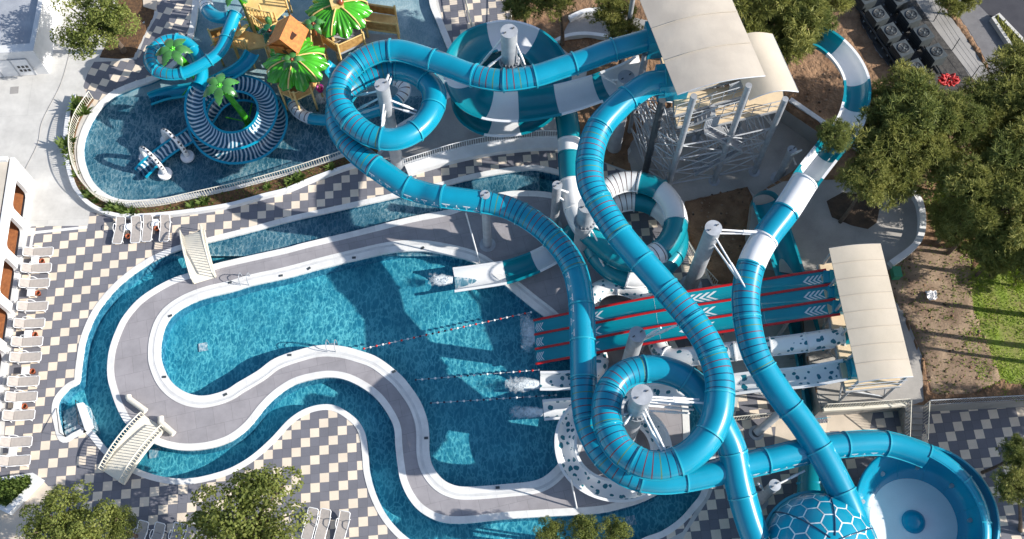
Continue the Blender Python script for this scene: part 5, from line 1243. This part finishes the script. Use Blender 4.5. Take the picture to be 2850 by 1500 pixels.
def kiosk():
    FR, BR, FL = P(137, 205), P(163, 62), P(-70, 218); lv = FL-FR; fv = BR-FR; fp = [FR, FR+fv*2.2, FR+fv*2.2+lv, FL]
    t = thing('flat_roof_building', 'white flat roofed service building with parapet and double doors', 'building', (FR+FL)/2)
    MB().prism([p[:2] for p in fp], 0, 2.5, 'wall_panel', 'roof_grey').build('walls', t)
    ctr = sum(fp, Vector())/4; inn = [p+(ctr-p).normalized()*.75 for p in fp]; mb = MB(); n = 4
    vs = [(p.x, p.y, z) for z in (2.5, 2.95) for q in (fp, inn) for p in q]
    mb.add(vs, [f for i in range(4) for f in ((8+i, 8+(i+1) % 4, 12+(i+1) % 4, 12+i), (i, (i+1) % 4, 8+(i+1) % 4, 8+i), (4+i, 12+i, 12+(i+1) % 4, 4+(i+1) % 4))], 'wall_panel'); mb.build('parapet', t)
    d = lv.normalized(); out = Vector((-d.y, d.x, 0)); out = out if out.y < 0 else -out
    for k, (s, w_, red) in enumerate(((1.5, 1.2, 0), (2.75, 1.2, 0), (4.1, 1.4, 1))):
        c = FR+d*s+out*.03; mb = MB(); mb.beam(c-d*w_/2+UP*1.05, c+d*w_/2+UP*1.05, .05, 2.0, 'white_paint'); dr = mb.build('door', t)
        mb = MB(); q = c+out*.035
        for e in (-1, 1): mb.beam(q+d*e*w_/2-UP*-.05, q+d*e*w_/2+d*.0001+UP*2.1, .04, .05, 'steel')
        mb.bar(q-d*w_/2+UP*2.08, q+d*w_/2+UP*2.08, .03, 'steel', 4); mb.build('frame', dr)
        if red: mb = MB(); mb.beam(q-d*.3+UP*1.2, q+d*.05+UP*1.2, .03, .35, 'red'); mb.build('notice', dr)
        if k == 0:
            mb = MB()
            for i in range(3):
                for j in range(2): mb.beam(q+d*(-.4+.3*i)+UP*(.7+.45*j), q+d*(-.22+.3*i)+UP*(.7+.45*j), .03, .25, 'ac_dark')
            mb.build('notice', dr)
kiosk()
# ================================================================== DECK FURNITURE
def lounger_proto():
    t = thing('sun_lounger', '', 'sun lounger', (0, 0, 0), 'white sun loungers with taupe slings')
    fr = MB()
    for sy in (-.33, .33): fr.tube([(-.35, sy, .32), (.9, sy, .32), (.98, sy*.8, .32)], .032, 'white_paint', 6)
    fr.tube([(.98, -.27, .32), (.98, .27, .32)], .032, 'white_paint', 6)
    for sy in (-.33, .33): fr.tube([(-.35, sy, .33), (-.88, sy, .62), (-.95, sy*.75, .66)], .032, 'white_paint', 6)
    fr.tube([(-.95, -.25, .66), (-.95, .25, .66)], .032, 'white_paint', 6); fr.build('frame', t)
    mb = MB(); q = [(-.35, .33), (.95, .32)]
    vs = [(-.35, -.30, .345), (.95, -.27, .345), (.95, .27, .345), (-.35, .30, .345)]; mb.add(vs+[(a, b, c-.03) for a, b, c in vs], [(0, 1, 2, 3), (7, 6, 5, 4), (0, 4, 5, 1), (2, 6, 7, 3)], 'sling'); mb.build('seat_sling', t)
    mb = MB(); vs = [(-.93, -.25, .67), (-.37, -.30, .355), (-.37, .30, .355), (-.93, .25, .67)]; mb.add(vs+[(a, b, c-.03) for a, b, c in vs], [(0, 1, 2, 3), (7, 6, 5, 4), (0, 4, 5, 1), (2, 6, 7, 3), (3, 7, 4, 0)], 'sling'); mb.build('back_sling', t)
    for sy in (-.4, .4): MB().tube([Vector(a) for a in catmull([(-.45, sy*.85, .36), (-.42, sy, .58), (-.05, sy, .56), (.12, sy*.85, .34)], 4)], .026, 'white_paint', 6).build('armrest', t)
    for sx in (-.6, .75):
        for sy in (-.33, .33): MB().bar((sx, sy, 0), (sx*.95, sy, .32), .03, 'white_paint', 6).build('leg', t)
    return t
def table_proto():
    t = thing('side_table', '', 'side table', (0, 0, 0), 'white plastic side tables')
    MB().box((0, 0, .38), .52, .52, .035, 'white_paint').build('table_top', t)
    for sx in (-.2, .2):
        for sy in (-.2, .2): MB().bar((sx, sy, 0), (sx, sy, .38), .025, 'white_paint', 6).build('leg', t)
    return t
def pot_proto():
    t = thing('clay_pot', '', 'pot', (0, 0, 0), 'orange clay pots by the loungers')
    MB().lathe((0, 0, 0), [(.001, 0), (.12, 0), (.17, .28), (.19, .28), (.19, .33), (.15, .33), (.13, .2), (.001, .2)], 'terracotta', 18).build('pot_body', t)
    MB().disc((0, 0, .215), .13, 'mulch', 12).build('sand_fill', t)
    return t
first = {}
def place(kind, proto, px, py, rz, label):
    q = P(px, py, .0); q.z = .01
    if kind not in first: o = proto(); first[kind] = o; o.location = q; o.rotation_euler = (0, 0, rz); o['label'] = label
    else: o = dup(first[kind], q, rz, label)
    return o
ORD = ['first', 'second', 'third', 'fourth', 'fifth', 'sixth', 'seventh', 'eighth', 'ninth', 'tenth', 'eleventh', 'twelfth', 'thirteenth']
LL = [(113,707),(108,752),(103,794),(98,858),(89,905),(83,956),(79,999),(73,1066),(67,1109),(60,1160),(52,1234),(47,1286)]
for k, (x, y) in enumerate(LL): place('l', lounger_proto, x, y, .07, '%s white sun lounger from the top in the long row along the arcade' % ORD[k])
for k, (x, y) in enumerate([(337,648),(383,646),(415,642),(463,642)]): place('l', lounger_proto, x, y, -pi/2+(-.06, .06, .03, .03)[k], '%s from the left of four white sun loungers standing above the upper footbridge' % ORD[k])
for k, (x, y) in enumerate([(866,1461),(901,1464),(954,1470)]): place('l', lounger_proto, x, y, -pi/2-.2, '%s from the left of three sunlit loungers beside the bottom tree' % ORD[k])
for k, (x, y) in enumerate([(394,1497),(440,1502),(492,1503),(531,1502)]): place('l', lounger_proto, x, y, -pi/2-.25, '%s from the left of four shaded sun loungers cut by the bottom edge' % ORD[k])
TB = [(104,731,1),(93,820,1),(85,935,1),(78,1037,1),(56,1134,1),(43,1261,0)]
for k, (x, y, pot) in enumerate(TB):
    place('t', table_proto, x, y, .07, '%s white side table from the top in the row along the arcade' % ORD[k])
    if pot: place('p', pot_proto, x+17, y, .3*k, '%s orange clay pot from the top beside the row along the arcade' % ORD[k])
for k, (x, y) in enumerate([(361,638),(437,626)]): place('t', table_proto, x, y, .1, '%s of two white side tables between the loungers above the upper footbridge' % ('left', 'right')[k])
for k, (x, y) in enumerate([(359.5,662),(438.7,640)]): place('p', pot_proto, x, y, .1, '%s of two orange clay pots between the loungers above the upper footbridge' % ('left', 'right')[k])
# planter bottom left
pl_out = [Vector((p.x, p.y, 0)) for p in PL([(-40,1335),(92,1316),(116,1333),(24,1430),(-40,1400)], .5)]
pl_in = [Vector((p.x, p.y, 0)) for p in PL([(-40,1344),(84,1328),(88,1345),(20,1408),(-40,1380)], .5)]
o = fill('planter', pl_out, [pl_in], .55, .6, 'white_wall', None); tag(o, 'triangular white planter wall at the bottom left corner', 'planter')
fill('planting_bed', pl_in, [], .4, .4, 'mulch')
fill('concrete_deck', poly([(-80,1350),(112,1330),(165,1385),(120,1450),(115,1520),(-80,1560)]), [], .01, .006, 'beige_pad')
# ================================================================== MACHINES
def ac_proto():
    t = thing('condenser_unit', '', 'air conditioner', (0, 0, 0), 'grey condenser units on the gravel')
    MB().box((0, 0, .15), 1.12, 1.25, 1.15, 'ac_body').build('body', t)
    for sx in (-1, 1):
        mb = MB(); mb.box((sx*.562, 0, .22), .012, 1.1, 1.0, 'ac_dark')
        for k in range(9): mb.box((sx*.57, -.5+.125*k, .25), .014, .05, .95, 'ac_body')
        mb.build('side_grille', t)
    MB().lathe((0, 0, 1.3), [(.43, 0), (.43, .05), (.38, .05), (.36, .012), (.001, .01)], 'ac_dark', 28).build('fan_ring', t)
    mb = MB()
    for k in range(5):
        a = 2*pi*k/5; b = a+.75; mb.add([(.08*math.cos(a), .08*math.sin(a), 1.325), (.34*math.cos(a), .34*math.sin(a), 1.32), (.34*math.cos(b), .34*math.sin(b), 1.345), (.08*math.cos(b), .08*math.sin(b), 1.335)], [(0, 1, 2, 3)], 'ac_body')
    mb.lathe((0, 0, 1.335), [(.1, 0), (.08, .03), (.001, .035)], 'ac_body', 12); mb.build('fan', t)
    mb = MB()
    for r in (.14, .24, .34, .41): mb.tube([(r*math.cos(2*pi*k/24), r*math.sin(2*pi*k/24), 1.36) for k in range(25)], .008, 'steel_dark', 4)
    mb.build('guard', t)
    for sy in (-.5, .5): MB().box((0, sy, 0), 1.2, .12, .15, 'steel').build('base_rail', t)
    return t
AC = [('left', [(2412,-11),(2446,38),(2480,86),(2514,134),(2550,187)]), ('right', [(2503,-8),(2536,42),(2571,91),(2607,144)])]
fa = None
for side, lst in AC:
    for k, (x, y) in enumerate(lst):
        q = P(x, y, TR+1.3); q.z = TR+.02; lb = '%s grey condenser unit from the top in the %s row on the gravel' % (ORD[k], side)
        if fa is None: fa = ac_proto(); fa.location = q; fa.rotation_euler = (0, 0, .42); fa['label'] = lb
        else: dup(fa, q, .42, lb)
for lb, a, b, r in (('thick black pipe running between the two rows of condenser units', (2470, -20), (2612, 205), .13), ('black pipe along the left side of the condenser units', (2395, 30), (2530, 235), .09)):
    t = thing('pipe_run', lb, 'pipe', P(*a, TR)); p, q = P(*a, TR+.5), P(*b, TR+.5)
    MB().tube([p, (p+q)/2, q], r, 'ac_dark', 8).build('pipe', t); MB().tube([p+Vector((.3, 0, -.1)), q+Vector((.3, 0, -.1))], r*.7, 'ac_dark', 8).build('pipe', t)
    for k in range(7): c = p.lerp(q, (k+.5)/7); MB().bar((c.x, c.y, TR), c, .05, 'steel_dark', 6).build('bracket', t)
t = thing('wire_fence', 'thin dark wire fence between the condenser units and the path', 'fence', P(2620, 80, TR))
fp = [P(x, y, TR) for x, y in ((2560,-20),(2598,60),(2650,140),(2705,215),(2740,262))]
for p in fp: MB().bar(p, p+UP*1.5, .035, 'steel_dark', 6).build('post', t)
for h in (.5, 1.0, 1.45): MB().tube([p+UP*h for p in fp], .012, 'steel_dark', 4).build('wire', t)
for i, (x, y, mat, lb) in enumerate(((2636, 226, 'hose_red', 'red coil of hose lying near the last condenser unit'), (2578, 256, 'hose_red', 'orange red coil of pipe half hidden in the pine branches'))):
    c = P(x, y, TR+3.2 if i else TR+2.0); rr = random.Random(i); pts = []
    for k in range(90): a = k*.42; r = .12+.6*rr.random(); pts.append(c+Vector((r*math.cos(a)*1.15, r*math.sin(a)*.8, .3*rr.random())))
    t = MB(); t.tube([Vector(a) for a in catmull([tuple(p) for p in pts], 3)], .06, mat, 6); o = t.build('hose_coil'); tag(o, lb, 'hose')
t = thing('utility_box', 'small green utility box behind the canopy on the earth', 'box', P(2489, 766, TR))
c = P(2489, 766, TR+.1); MB().box(c, .5, .7, .6, 'green_box', .05).build('box_body', t); MB().box(c+UP*.6, .56, .76, .06, 'green_box', .05).build('lid', t)
rr = random.Random(3); mb = MB(); c = P(2588, 826, TR+.2)
vs = [(c.x+(i-4)*.1+.07*rr.random(), c.y+(j-3)*.1+.1*rr.random(), c.z+.25*rr.random()) for i in range(9) for j in range(7)]
mb.add(vs, [(i*7+j, i*7+7+j, i*7+8+j, i*7+1+j) for i in range(8) for j in range(6) if (i-4)**2+(j-3)**2 < 14], 'white_paint'); tag(mb.build('plastic_sheet'), 'crumpled white plastic sheet lying on the earth behind the canopy', 'plastic sheet')
w3 = ring('planter_kerb', [Vector((p.x, p.y, 0)) for p in PL([(2818,150),(2757,58),(2772,48),(2860,140),(2960,250)], TR)], -.12, .12, TR, TR+.45, 'concrete', False, None); tag(w3, 'narrow pale kerb of the planted strip in the road', 'kerb')
fill('planting_bed', tpoly([(2762,58),(2774,56),(2960,250),(2900,260),(2824,152)]), [], TR+.2, .3, 'mulch')
mb = MB(); mb.tube([Vector(a) for a in catmull([tuple(P(x, y, .02)) for x, y in ((212,108),(196,140),(168,235),(118,335),(104,400),(70,470),(62,490))], 8)], .018, 'concrete_grey', 5); tag(mb.build('hose'), 'thin grey hose snaking down the pale concrete on the left', 'hose')
tag(MB().box(P(40, 251, .0), .62, .62, .012, 'concrete_grey', .1).build('access_cover'), 'grey square access cover in the pale concrete below the flat roofed building', 'cover')
for a, b, z, lb in (((1335,731), (1297,592), 5.4, 'slim leaning white pole under the longest tube near the pool edge'), ((1606,1416), (1589,1334), 3.6, 'slim grey pole beside the round spotted flume at the bottom')):
    t = thing('slim_pole', lb, 'pole', P(*a)); MB().bar(P(*a), P(*b, z), .05, 'white_paint', 8).build('shaft', t); MB().lathe(P(*a), [(.16, 0), (.16, .03), (.05, .03)], 'galv', 12, False).build('base_plate', t)
for x, y, lb in ((566, 966, 'pale square drain cover on the floor at the left end of the main pool'), (428, 1262, 'pale square drain cover under water beside the lower footbridge'), (1756, 1449, 'pale square drain cover under water at the bottom of the lazy river')):
    q = P(x, y, -1.19); tag(MB().box((q.x, q.y, -1.198), .6, .6, .03, 'white_paint', .2).build('drain_cover'), lb, 'drain cover')
# ================================================================== SPLASHES
def splash(px, py, L, W, n, ang, label, seed):
    rr = random.Random(seed); c = P(px, py, -.1); mb = MB(); d = Vector((math.cos(ang), math.sin(ang), 0)); s = Vector((-d.y, d.x, 0))
    vs = []; uv = []; A, B = 18, 10          # soft sheet of foam fanning away from the mouth
    for i in range(A+1):
        for j in range(B+1):
            u = i/A; v = j/B*2-1; p = c+d*L*(u-.06)+s*v*W*(1.2+2.6*u); vs.append((p.x, p.y, -.112+.02*(1-u)*(1-v*v)*rr.random())); uv.append((.06+.62*(u**1.2*.8+abs(v)**2*.75), .5))
    mb.add(vs, [(i*(B+1)+j, (i+1)*(B+1)+j, (i+1)*(B+1)+j+1, i*(B+1)+j+1) for i in range(A) for j in range(B)], 'foam_soft', True, uv)
    for k in range(n//4):
        u = abs(rr.gauss(0, .35)); p = c+d*L*u+s*rr.gauss(0, W*(.35+.5*u)); p.z = -.1+rr.random()*.2*(1-min(1, u)); r = rr.uniform(.012, .035)
        mb.lathe(p, [(.001, r), (r, 0), (.001, -r)], 'foam', 5)
    o = mb.build('splash', None, 'stuff'); tag(o, label, 'splash')
splash(1256, 779, 1.7, .22, 260, pi*.99, 'white splash of water at the mouth of the teal and white slide', 1)
splash(1496, 1070, 2.3, .25, 220, pi, 'white splash of water at the mouth of the spotted tube slide', 2)
splash(1505, 1147, 2.2, .22, 130, pi, 'faint splash of water at the mouth of the open spotted flume', 3)
splash(1486, 925, 1.0, .7, 70, pi, 'foam on the pool at the ends of the racer lanes', 4)
splash(2290, 1165, 1.0, .5, 120, -pi/2, 'foam at the foot of the wide half pipe', 5)
splash(893, 262, .9, .25, 120, -pi/2, 'water spilling below the magenta bucket', 6)
# ================================================================== PLANTS
def leaf_cloud(seed, nclump, per, spread, csize, lsz, mat, needle=False):
    rr = random.Random(seed); V = []; F = []
    cl = []
    for k in range(nclump):
        while True:
            x, y, z = rr.uniform(-1, 1), rr.uniform(-1, 1), rr.uniform(-.75, 1)
            l = math.sqrt(x*x+y*y+z*z)
            if .2 < l < 1: break
        cl.append((x*spread*rr.uniform(.7, 1.15), y*spread*rr.uniform(.7, 1.15), z*.72*spread, csize*rr.uniform(.5, 1.35)))
    for cx, cy, cz, cr in cl:
        for k in range(per):
            a = rr.uniform(0, 2*pi); u = rr.uniform(-.7, 1); q = math.sqrt(1-u*u); rad = cr*rr.uniform(.55, 1.05)**.7
            d = Vector((q*math.cos(a), q*math.sin(a), u)); p = Vector((cx, cy, cz))+Vector((d.x*rad*1.15, d.y*rad*1.15, d.z*rad*.8))
            if needle:
                for j in range(8):
                    n = (d*.6+Vector((rr.gauss(0, .6), rr.gauss(0, .6), rr.gauss(.15, .5)))).normalized()
                    s = n.cross(Vector((rr.gauss(0, 1), rr.gauss(0, 1), rr.gauss(0, 1)))).normalized()*lsz*.075; e = n*lsz*rr.uniform(.7, 1.3)
                    o = len(V); V += [p-s, p+s, p+e+s*.6, p+e-s*.6]; F.append((o, o+1, o+2, o+3))
            else:
                n = (d*.8+Vector((rr.gauss(0, .5), rr.gauss(0, .5), rr.gauss(.25, .5)))).normalized()
                s = n.orthogonal().normalized(); s = Matrix.Rotation(rr.uniform(0, 6.28), 3, n) @ s; b = n.cross(s); l = lsz*rr.uniform(.6, 1.3)
                o = len(V); V += [p-s*l*.5, p+b*l*.32, p+s*l*.5, p-b*l*.32]; F.append((o, o+1, o+2, o+3))
    me = bpy.data.meshes.new('crown'); me.from_pydata(V, [], F); me.materials.append(M[mat]); me.update()
    return me, cl
CR = {}
for k in range(3): CR['b%d' % k] = leaf_cloud(10+k, 54, 240, .95, .26, .068, 'leaf_broad')
for k in range(4): CR['p%d' % k] = leaf_cloud(30+k, 54, 30, 1.02, .235, .15, 'leaf_pine' if k != 2 else 'leaf_scrub', True)
for k in range(2): CR['l%d' % k] = leaf_cloud(50+k, 34, 150, .88, .28, .075, 'leaf_lime')
def tree(kind, px, py, hc, r, label, base=None, name='pine_tree', rz=None, cat='tree', sz=None, group=None):
    c = P(px, py, hc); b = P(base[0], base[1], base[2]) if base else Vector((c.x, c.y, 0))
    t = thing(name, label, cat, b, group); me, cl = CR[kind]
    rz = random.uniform(0, 6.28) if rz is None else rz; o = bpy.data.objects.new('crown', me); COL.objects.link(o); o.parent = t; o.location = c-b; o.rotation_euler = (0, 0, rz); o.scale = (r, r*random.uniform(.92, 1.08), r*(sz or .95)); ORG[o.name] = Vector()
    mb = MB(); top = c+UP*r*.25; mid = b.lerp(c, .5)+Vector((.12*r, -.06*r, 0)); w = .075*r+.06
    mb.tube([Vector(a) for a in catmull([tuple(b-UP*.1), tuple(mid), tuple(top)], 5)], [w*(1-.07*i) for i in range(11)], 'bark', 8)
    R = Matrix.Rotation(rz, 3, 'Z')
    for x, y, z, cr in cl[:14]:
        e = c+R @ Vector((x*r, y*r, z*r)); s = c-UP*r*random.uniform(.0, .6); mb.tube([s, s.lerp(e, .55)+UP*.05*r, e], [w*.36, w*.25, w*.1], 'bark', 5)
    mb.build('trunk', t); return t
tree('b0', 268, 62, 5.2, 2.7, 'olive green tree with leaning trunk in the soil bed at the top left', base=(346, 142, 0), name='tree')
tree('b1', 178, 1456, 5.0, 2.5, 'larger left crown of the trees at the bottom left over the tiles', name='tree')
tree('b2', 322, 1462, 4.0, 1.3, 'small rounded tree squeezed against the larger bottom left crown', name='tree')
tree('b0', 690, 1452, 5.6, 3.25, 'big olive green tree at the bottom centre left beside three loungers', name='tree', rz=1.2)
tree('b1', 1528, 1488, 3.6, .95, 'leftmost of three small tree tops poking over the lazy river at the bottom edge', name='tree', rz=2)
tree('b2', 1622, 1480, 4.0, 1.1, 'middle of three small tree tops over the lazy river at the bottom edge', name='tree', rz=3)
tree('b0', 1710, 1482, 4.0, 1.0, 'rightmost and roundest of three small tree tops over the lazy river at the bottom edge', name='tree', rz=4)
PINES = [
 ('p0',2512,262,8.4,1.9,'dark pine crown directly below the last condenser unit in the left row'),
 ('p1',2466,382,8.2,2.3,'large pine crown overhanging the white bend of the open flume'),
 ('p2',2540,330,8.4,2.6,'dense pine crown in the middle of the right hand grove'),
 ('p3',2622,318,8.0,2.0,'pine crown just below the red coil of hose'),
 ('p1',2488,470,7.2,2.2,'pine crown above the curved white retaining wall'),
 ('p0',2590,430,8.0,1.9,'pine crown left of the bright lime green tree'),
 ('p2',2685,335,8.0,1.7,'pine crown at the lower end of the tarmac road'),
 ('p3',2762,275,8.0,1.9,'pine crown below the planted strip in the road'),
 ('p0',2850,215,8.0,2.2,'pine crown at the right edge beside the road'),
 ('p1',2845,310,8.0,2.5,'pine crown at the right edge above the lime green tree'),
 ('p2',2324,378,9.6,1.1,'small pine top reaching over the teal part of the open flume'),
 ('p3',2412,492,8.0,1.6,'thin pine top beside the white open flume before it becomes a tube'),
 ('p0',2722,535,8.0,2.1,'tall pine left of the right edge above the grass'),
 ('p1',2805,575,8.0,2.3,'broad pine at the right edge above the grass'),
 ('p2',2835,470,8.0,2.4,'pine at the right edge just below the lime green tree'),
 ('p3',2838,680,6.5,2.2,'lowest pine of the right edge grove hanging over the grass'),
 ('p0',2700,625,6.0,1.8,'loose pine crown right of the curved white wall'),
 ('p1',2150,48,9.0,3.0,'wide pine crown beside the big beige canopy at the top'),
 ('p2',2232,48,9.0,2.0,'pine crown reaching over the start of the open flume at the top'),
 ('p3',2185,112,8.4,1.5,'small pine crown below the wide one at the upper right of the canopy'),
 ('p0',2292,-30,9.0,1.9,'pine crown left of the condenser units cut by the top edge'),
 ('p1',2665,-8,3.6,1.4,'pine crown over the path right of the condenser units at the top edge'),
 ('p2',1455,-4,6.0,1.7,'pine crown at the top edge right of the straight cream railing'),
 ('p3',1545,-14,6.0,1.6,'pine crown with long trunk at the top edge behind the open spiral'),
 ('p0',1705,22,6.0,1.5,'pine crown left of the tall tower at the top edge'),
 ('p1',1735,84,5.6,1.1,'small pine above the first tube and left of the tall tower'),
]
for k, a in enumerate(PINES): tree(a[0], a[1], a[2], a[3], a[4], a[5], base=(1566, 122, .1) if 'long trunk' in a[5] else None, rz=k*1.7)
for k, (x, y, h, r) in enumerate([(3402,1177,8,2.5),(3515,1234,8,2.3),(3629,1150,8,2.0),(3572,1347,8,2.4),(3447,1330,8,2.3),(3357,1438,8,2.2),(3266,1404,8,1.7),(3480,1480,8,2.4),(2985,770,8,2.4),(3040,850,9,2.6),(2990,930,7,1.8),]):
    tree('p%d' % (k % 4), x, y, h, r, 'pine outside the right edge whose shadow falls across the ground', rz=k*2.1, group='pines beyond the right edge')
tree('l0', 2790, 392, 5.5, 2.0, 'bright lime green tree among the dark pines at the right edge', name='tree')
tree('l1', 2662, 480, 4.5, 1.6, 'smaller lime green tree in the middle of the right hand grove', name='tree')
tree('l0', 2640, 545, 4.0, 1.2, 'lowest lime green bush below the grove near the white wall', name='tree', rz=2)
for k, (kd, x, y, h, r, lb) in enumerate((('p2',2768,705,5,1.5,'small dark pine at the upper edge of the grass slope'), ('l1',2836,770,3,1.2,'low lime green bush on the grass at the right edge'), ('p1',2652,612,5,1.4,'small pine just right of the curved white wall'), ('l0',2702,575,4,1.2,'lime green bush between the curved white wall and the tall right edge pines'), ('p3',2765,430,6,1.5,'narrow pine below the bright lime green tree'))): tree(kd, x, y, h, r, lb, rz=k*1.3)
tree('p2', 2828, 1262, 5.0, 1.0, 'slender pine branch top over the shaded chequered terrace', rz=1)
tree('p3', 2822, 1352, 5.2, 1.1, 'lower slender pine at the right edge with a visible trunk', base=(2842, 1478, 0), rz=2)
# small plants
rr = random.Random(5); V = []; F = []
for k in range(26):
    a = rr.uniform(0, 6.28); l = rr.uniform(.25, .5); d = Vector((math.cos(a), math.sin(a), rr.uniform(.5, 1.4))).normalized(); s = d.cross(UP).normalized()*.06; o = len(V)
    V += [Vector((0, 0, 0)), d*l*.5+s, d*l+Vector((0, 0, -.08*l)), d*l*.5-s]; F.append((o, o+1, o+2, o+3))
pm = bpy.data.meshes.new('foliage'); pm.from_pydata(V, [], F); pm.materials.append(M['leaf_shrub']); pm.update()
mid = [(a+b)/2 for a, b in zip(plw, fen)]
for k in range(30):
    q = rr.uniform(4, len(mid)-3); i = int(q); p = mid[i].lerp(mid[i+1], q-i)+Vector((rr.uniform(-.15, .15), rr.uniform(-.15, .15), .22))
    o = bpy.data.objects.new('small_plant', pm); COL.objects.link(o); o.location = p; z = rr.uniform(.7, 1.7); o.scale = (z, z, z); o.rotation_euler = (0, 0, rr.uniform(0, 6)); tag(o, 'small leafy plant in the soil strip between planter wall and railing', 'plant', 'plants in the curved soil strip')
for k, (x, y) in enumerate(((215, 300), (185, 412), (236, 318))):
    o = bpy.data.objects.new('shrub', pm); COL.objects.link(o); p = P(x, y, .22); o.location = (p.x, p.y, .3); o.scale = (2.2, 2.2, 2.6); o.rotation_euler = (0, 0, k); tag(o, ('bushy shrub at the upper end of the curved railing', 'bushy shrub halfway down the left side of the curved railing', 'bushy shrub just inside the upper end of the curved railing')[k], 'shrub')
def scatter(name, polyg, z, n, size, mat, label, seed, h=1.0):
    r2 = random.Random(seed); xs = [p[0] for p in polyg]; ys = [p[1] for p in polyg]; V = []; F = []; c = 0
    while c < n:
        x, y = r2.uniform(min(xs), max(xs)), r2.uniform(min(ys), max(ys))
        if not inside((x, y), polyg): continue
        if name == 'grass' and hnoise(x*.8, y*.8) < r2.uniform(-.45, .1): continue
        c += 1; a = r2.uniform(0, 6.28); l = size*r2.uniform(.5, 1.4); d = Vector((math.cos(a)*.6, math.sin(a)*.6, h*r2.uniform(.5, 1.2))).normalized(); s = Vector((-math.sin(a), math.cos(a), 0))*l*.22; p = Vector((x, y, z)); o = len(V)
        V += [p-s, p+s, p+d*l+s*.2, p+d*l-s*.2]; F.append((o, o+1, o+2, o+3))
    me = bpy.data.meshes.new(name); me.from_pydata(V, [], F); me.materials.append(M[mat]); me.update(); o = bpy.data.objects.new(name, me); COL.objects.link(o); o['kind'] = 'stuff'; tag(o, label, 'plants')
scatter('grass', offset(ccw([p for p in grass1]), -1.3), TR+.05, 17000, .13, 'leaf_lime', 'bright green grass on the slope at the right edge', 1, .35)
scatter('ground_cover', pl_in, .4, 1500, .34, 'leaf_shrub', 'green ground cover filling the triangular planter', 2)
scatter('ground_cover', tpoly([(2762,58),(2774,56),(2960,250),(2900,260),(2824,152)]), TR+.2, 1500, .35, 'leaf_pine', 'dark low planting in the strip beside the road', 3)
scatter('ground_cover', plw+list(reversed(fen)), .22, 1600, .14, 'leaf_shrub', 'sparse ground cover plants in the curved soil strip', 4)
scatter('undergrowth', tpoly([(2560,540),(2600,440),(2700,380),(2870,330),(2880,720),(2760,740),(2660,700),(2590,640)]), TR+.1, 5200, .3, 'leaf_scrub', 'loose undergrowth on the earth beneath the right hand pines', 8, .8)
scatter('weeds', dirtp, TR+.05, 900, .2, 'leaf_scrub', 'sparse weeds scattered over the grey brown dirt', 6, .7)
rk = random.Random(9); mb = MB()
for k in range(900):
    pg, zz = rk.choice(((dirtp, TR+.06), (soilA, .1), (tpoly([(2140,120),(2330,60),(2400,140),(2330,330),(2220,300)]), TR+.1), (poly([(1905,562),(2080,520),(2082,640),(2085,720),(2040,795),(1985,790)]), .15)))
    xs = [p[0] for p in pg]; ys = [p[1] for p in pg]; q = (rk.uniform(min(xs), max(xs)), rk.uniform(min(ys), max(ys)))
    if inside(q, pg): r = rk.uniform(.03, .12); mb.lathe((q[0], q[1], zz), [(.001, r*.8), (r*.8, r*.4), (r, 0), (r*.6, -r*.5)], rk.choice(('dirt_grey', 'soil_dark', 'soil')), 6, False)
o = mb.build('stones', None, 'stuff'); tag(o, 'small stones and clods lying on the bare earth', 'stones')
# ================================================================== LIGHT AND CAMERA
EL = math.radians(29.5); sd = Vector((1, -.15, 0)).normalized(); sv = sd*math.cos(EL)+UP*math.sin(EL)
sun = bpy.data.lights.new('sun', 'SUN'); sun.energy = 5.0; sun.angle = math.radians(.5); sun.color = (1, .95, .87)
so = bpy.data.objects.new('sun', sun); COL.objects.link(so); so.rotation_euler = sv.to_track_quat('Z', 'Y').to_euler(); so.location = sv*200
wd = bpy.data.worlds.new('World'); scene.world = wd; wd.use_nodes = True; nt = wd.node_tree
sky = nt.nodes.new('ShaderNodeTexSky'); sky.sky_type = 'NISHITA'; sky.sun_disc = False; sky.sun_elevation = EL; sky.sun_rotation = math.atan2(sd.x, sd.y)
bg = nt.nodes['Background']; bg.inputs[1].default_value = .13; nt.links.new(sky.outputs[0], bg.inputs[0])
cam = bpy.data.cameras.new('camera'); cam.sensor_width = 36; cam.lens = 36*FPX/2850; cam.clip_end = 2000; cam.clip_start = .5
co = bpy.data.objects.new('camera', cam); COL.objects.link(co); co.location = (0, 0, CAMH); co.rotation_euler = (TILT, 0, 0); scene.camera = co
scene.view_settings.view_transform = 'Standard'; scene.view_settings.look = 'None'; scene.view_settings.gamma = 1; scene.view_settings.exposure = .48
scene.cycles.transparent_max_bounces = 12; scene.cycles.max_bounces = 6; scene.cycles.caustics_reflective = False; scene.cycles.caustics_refractive = False
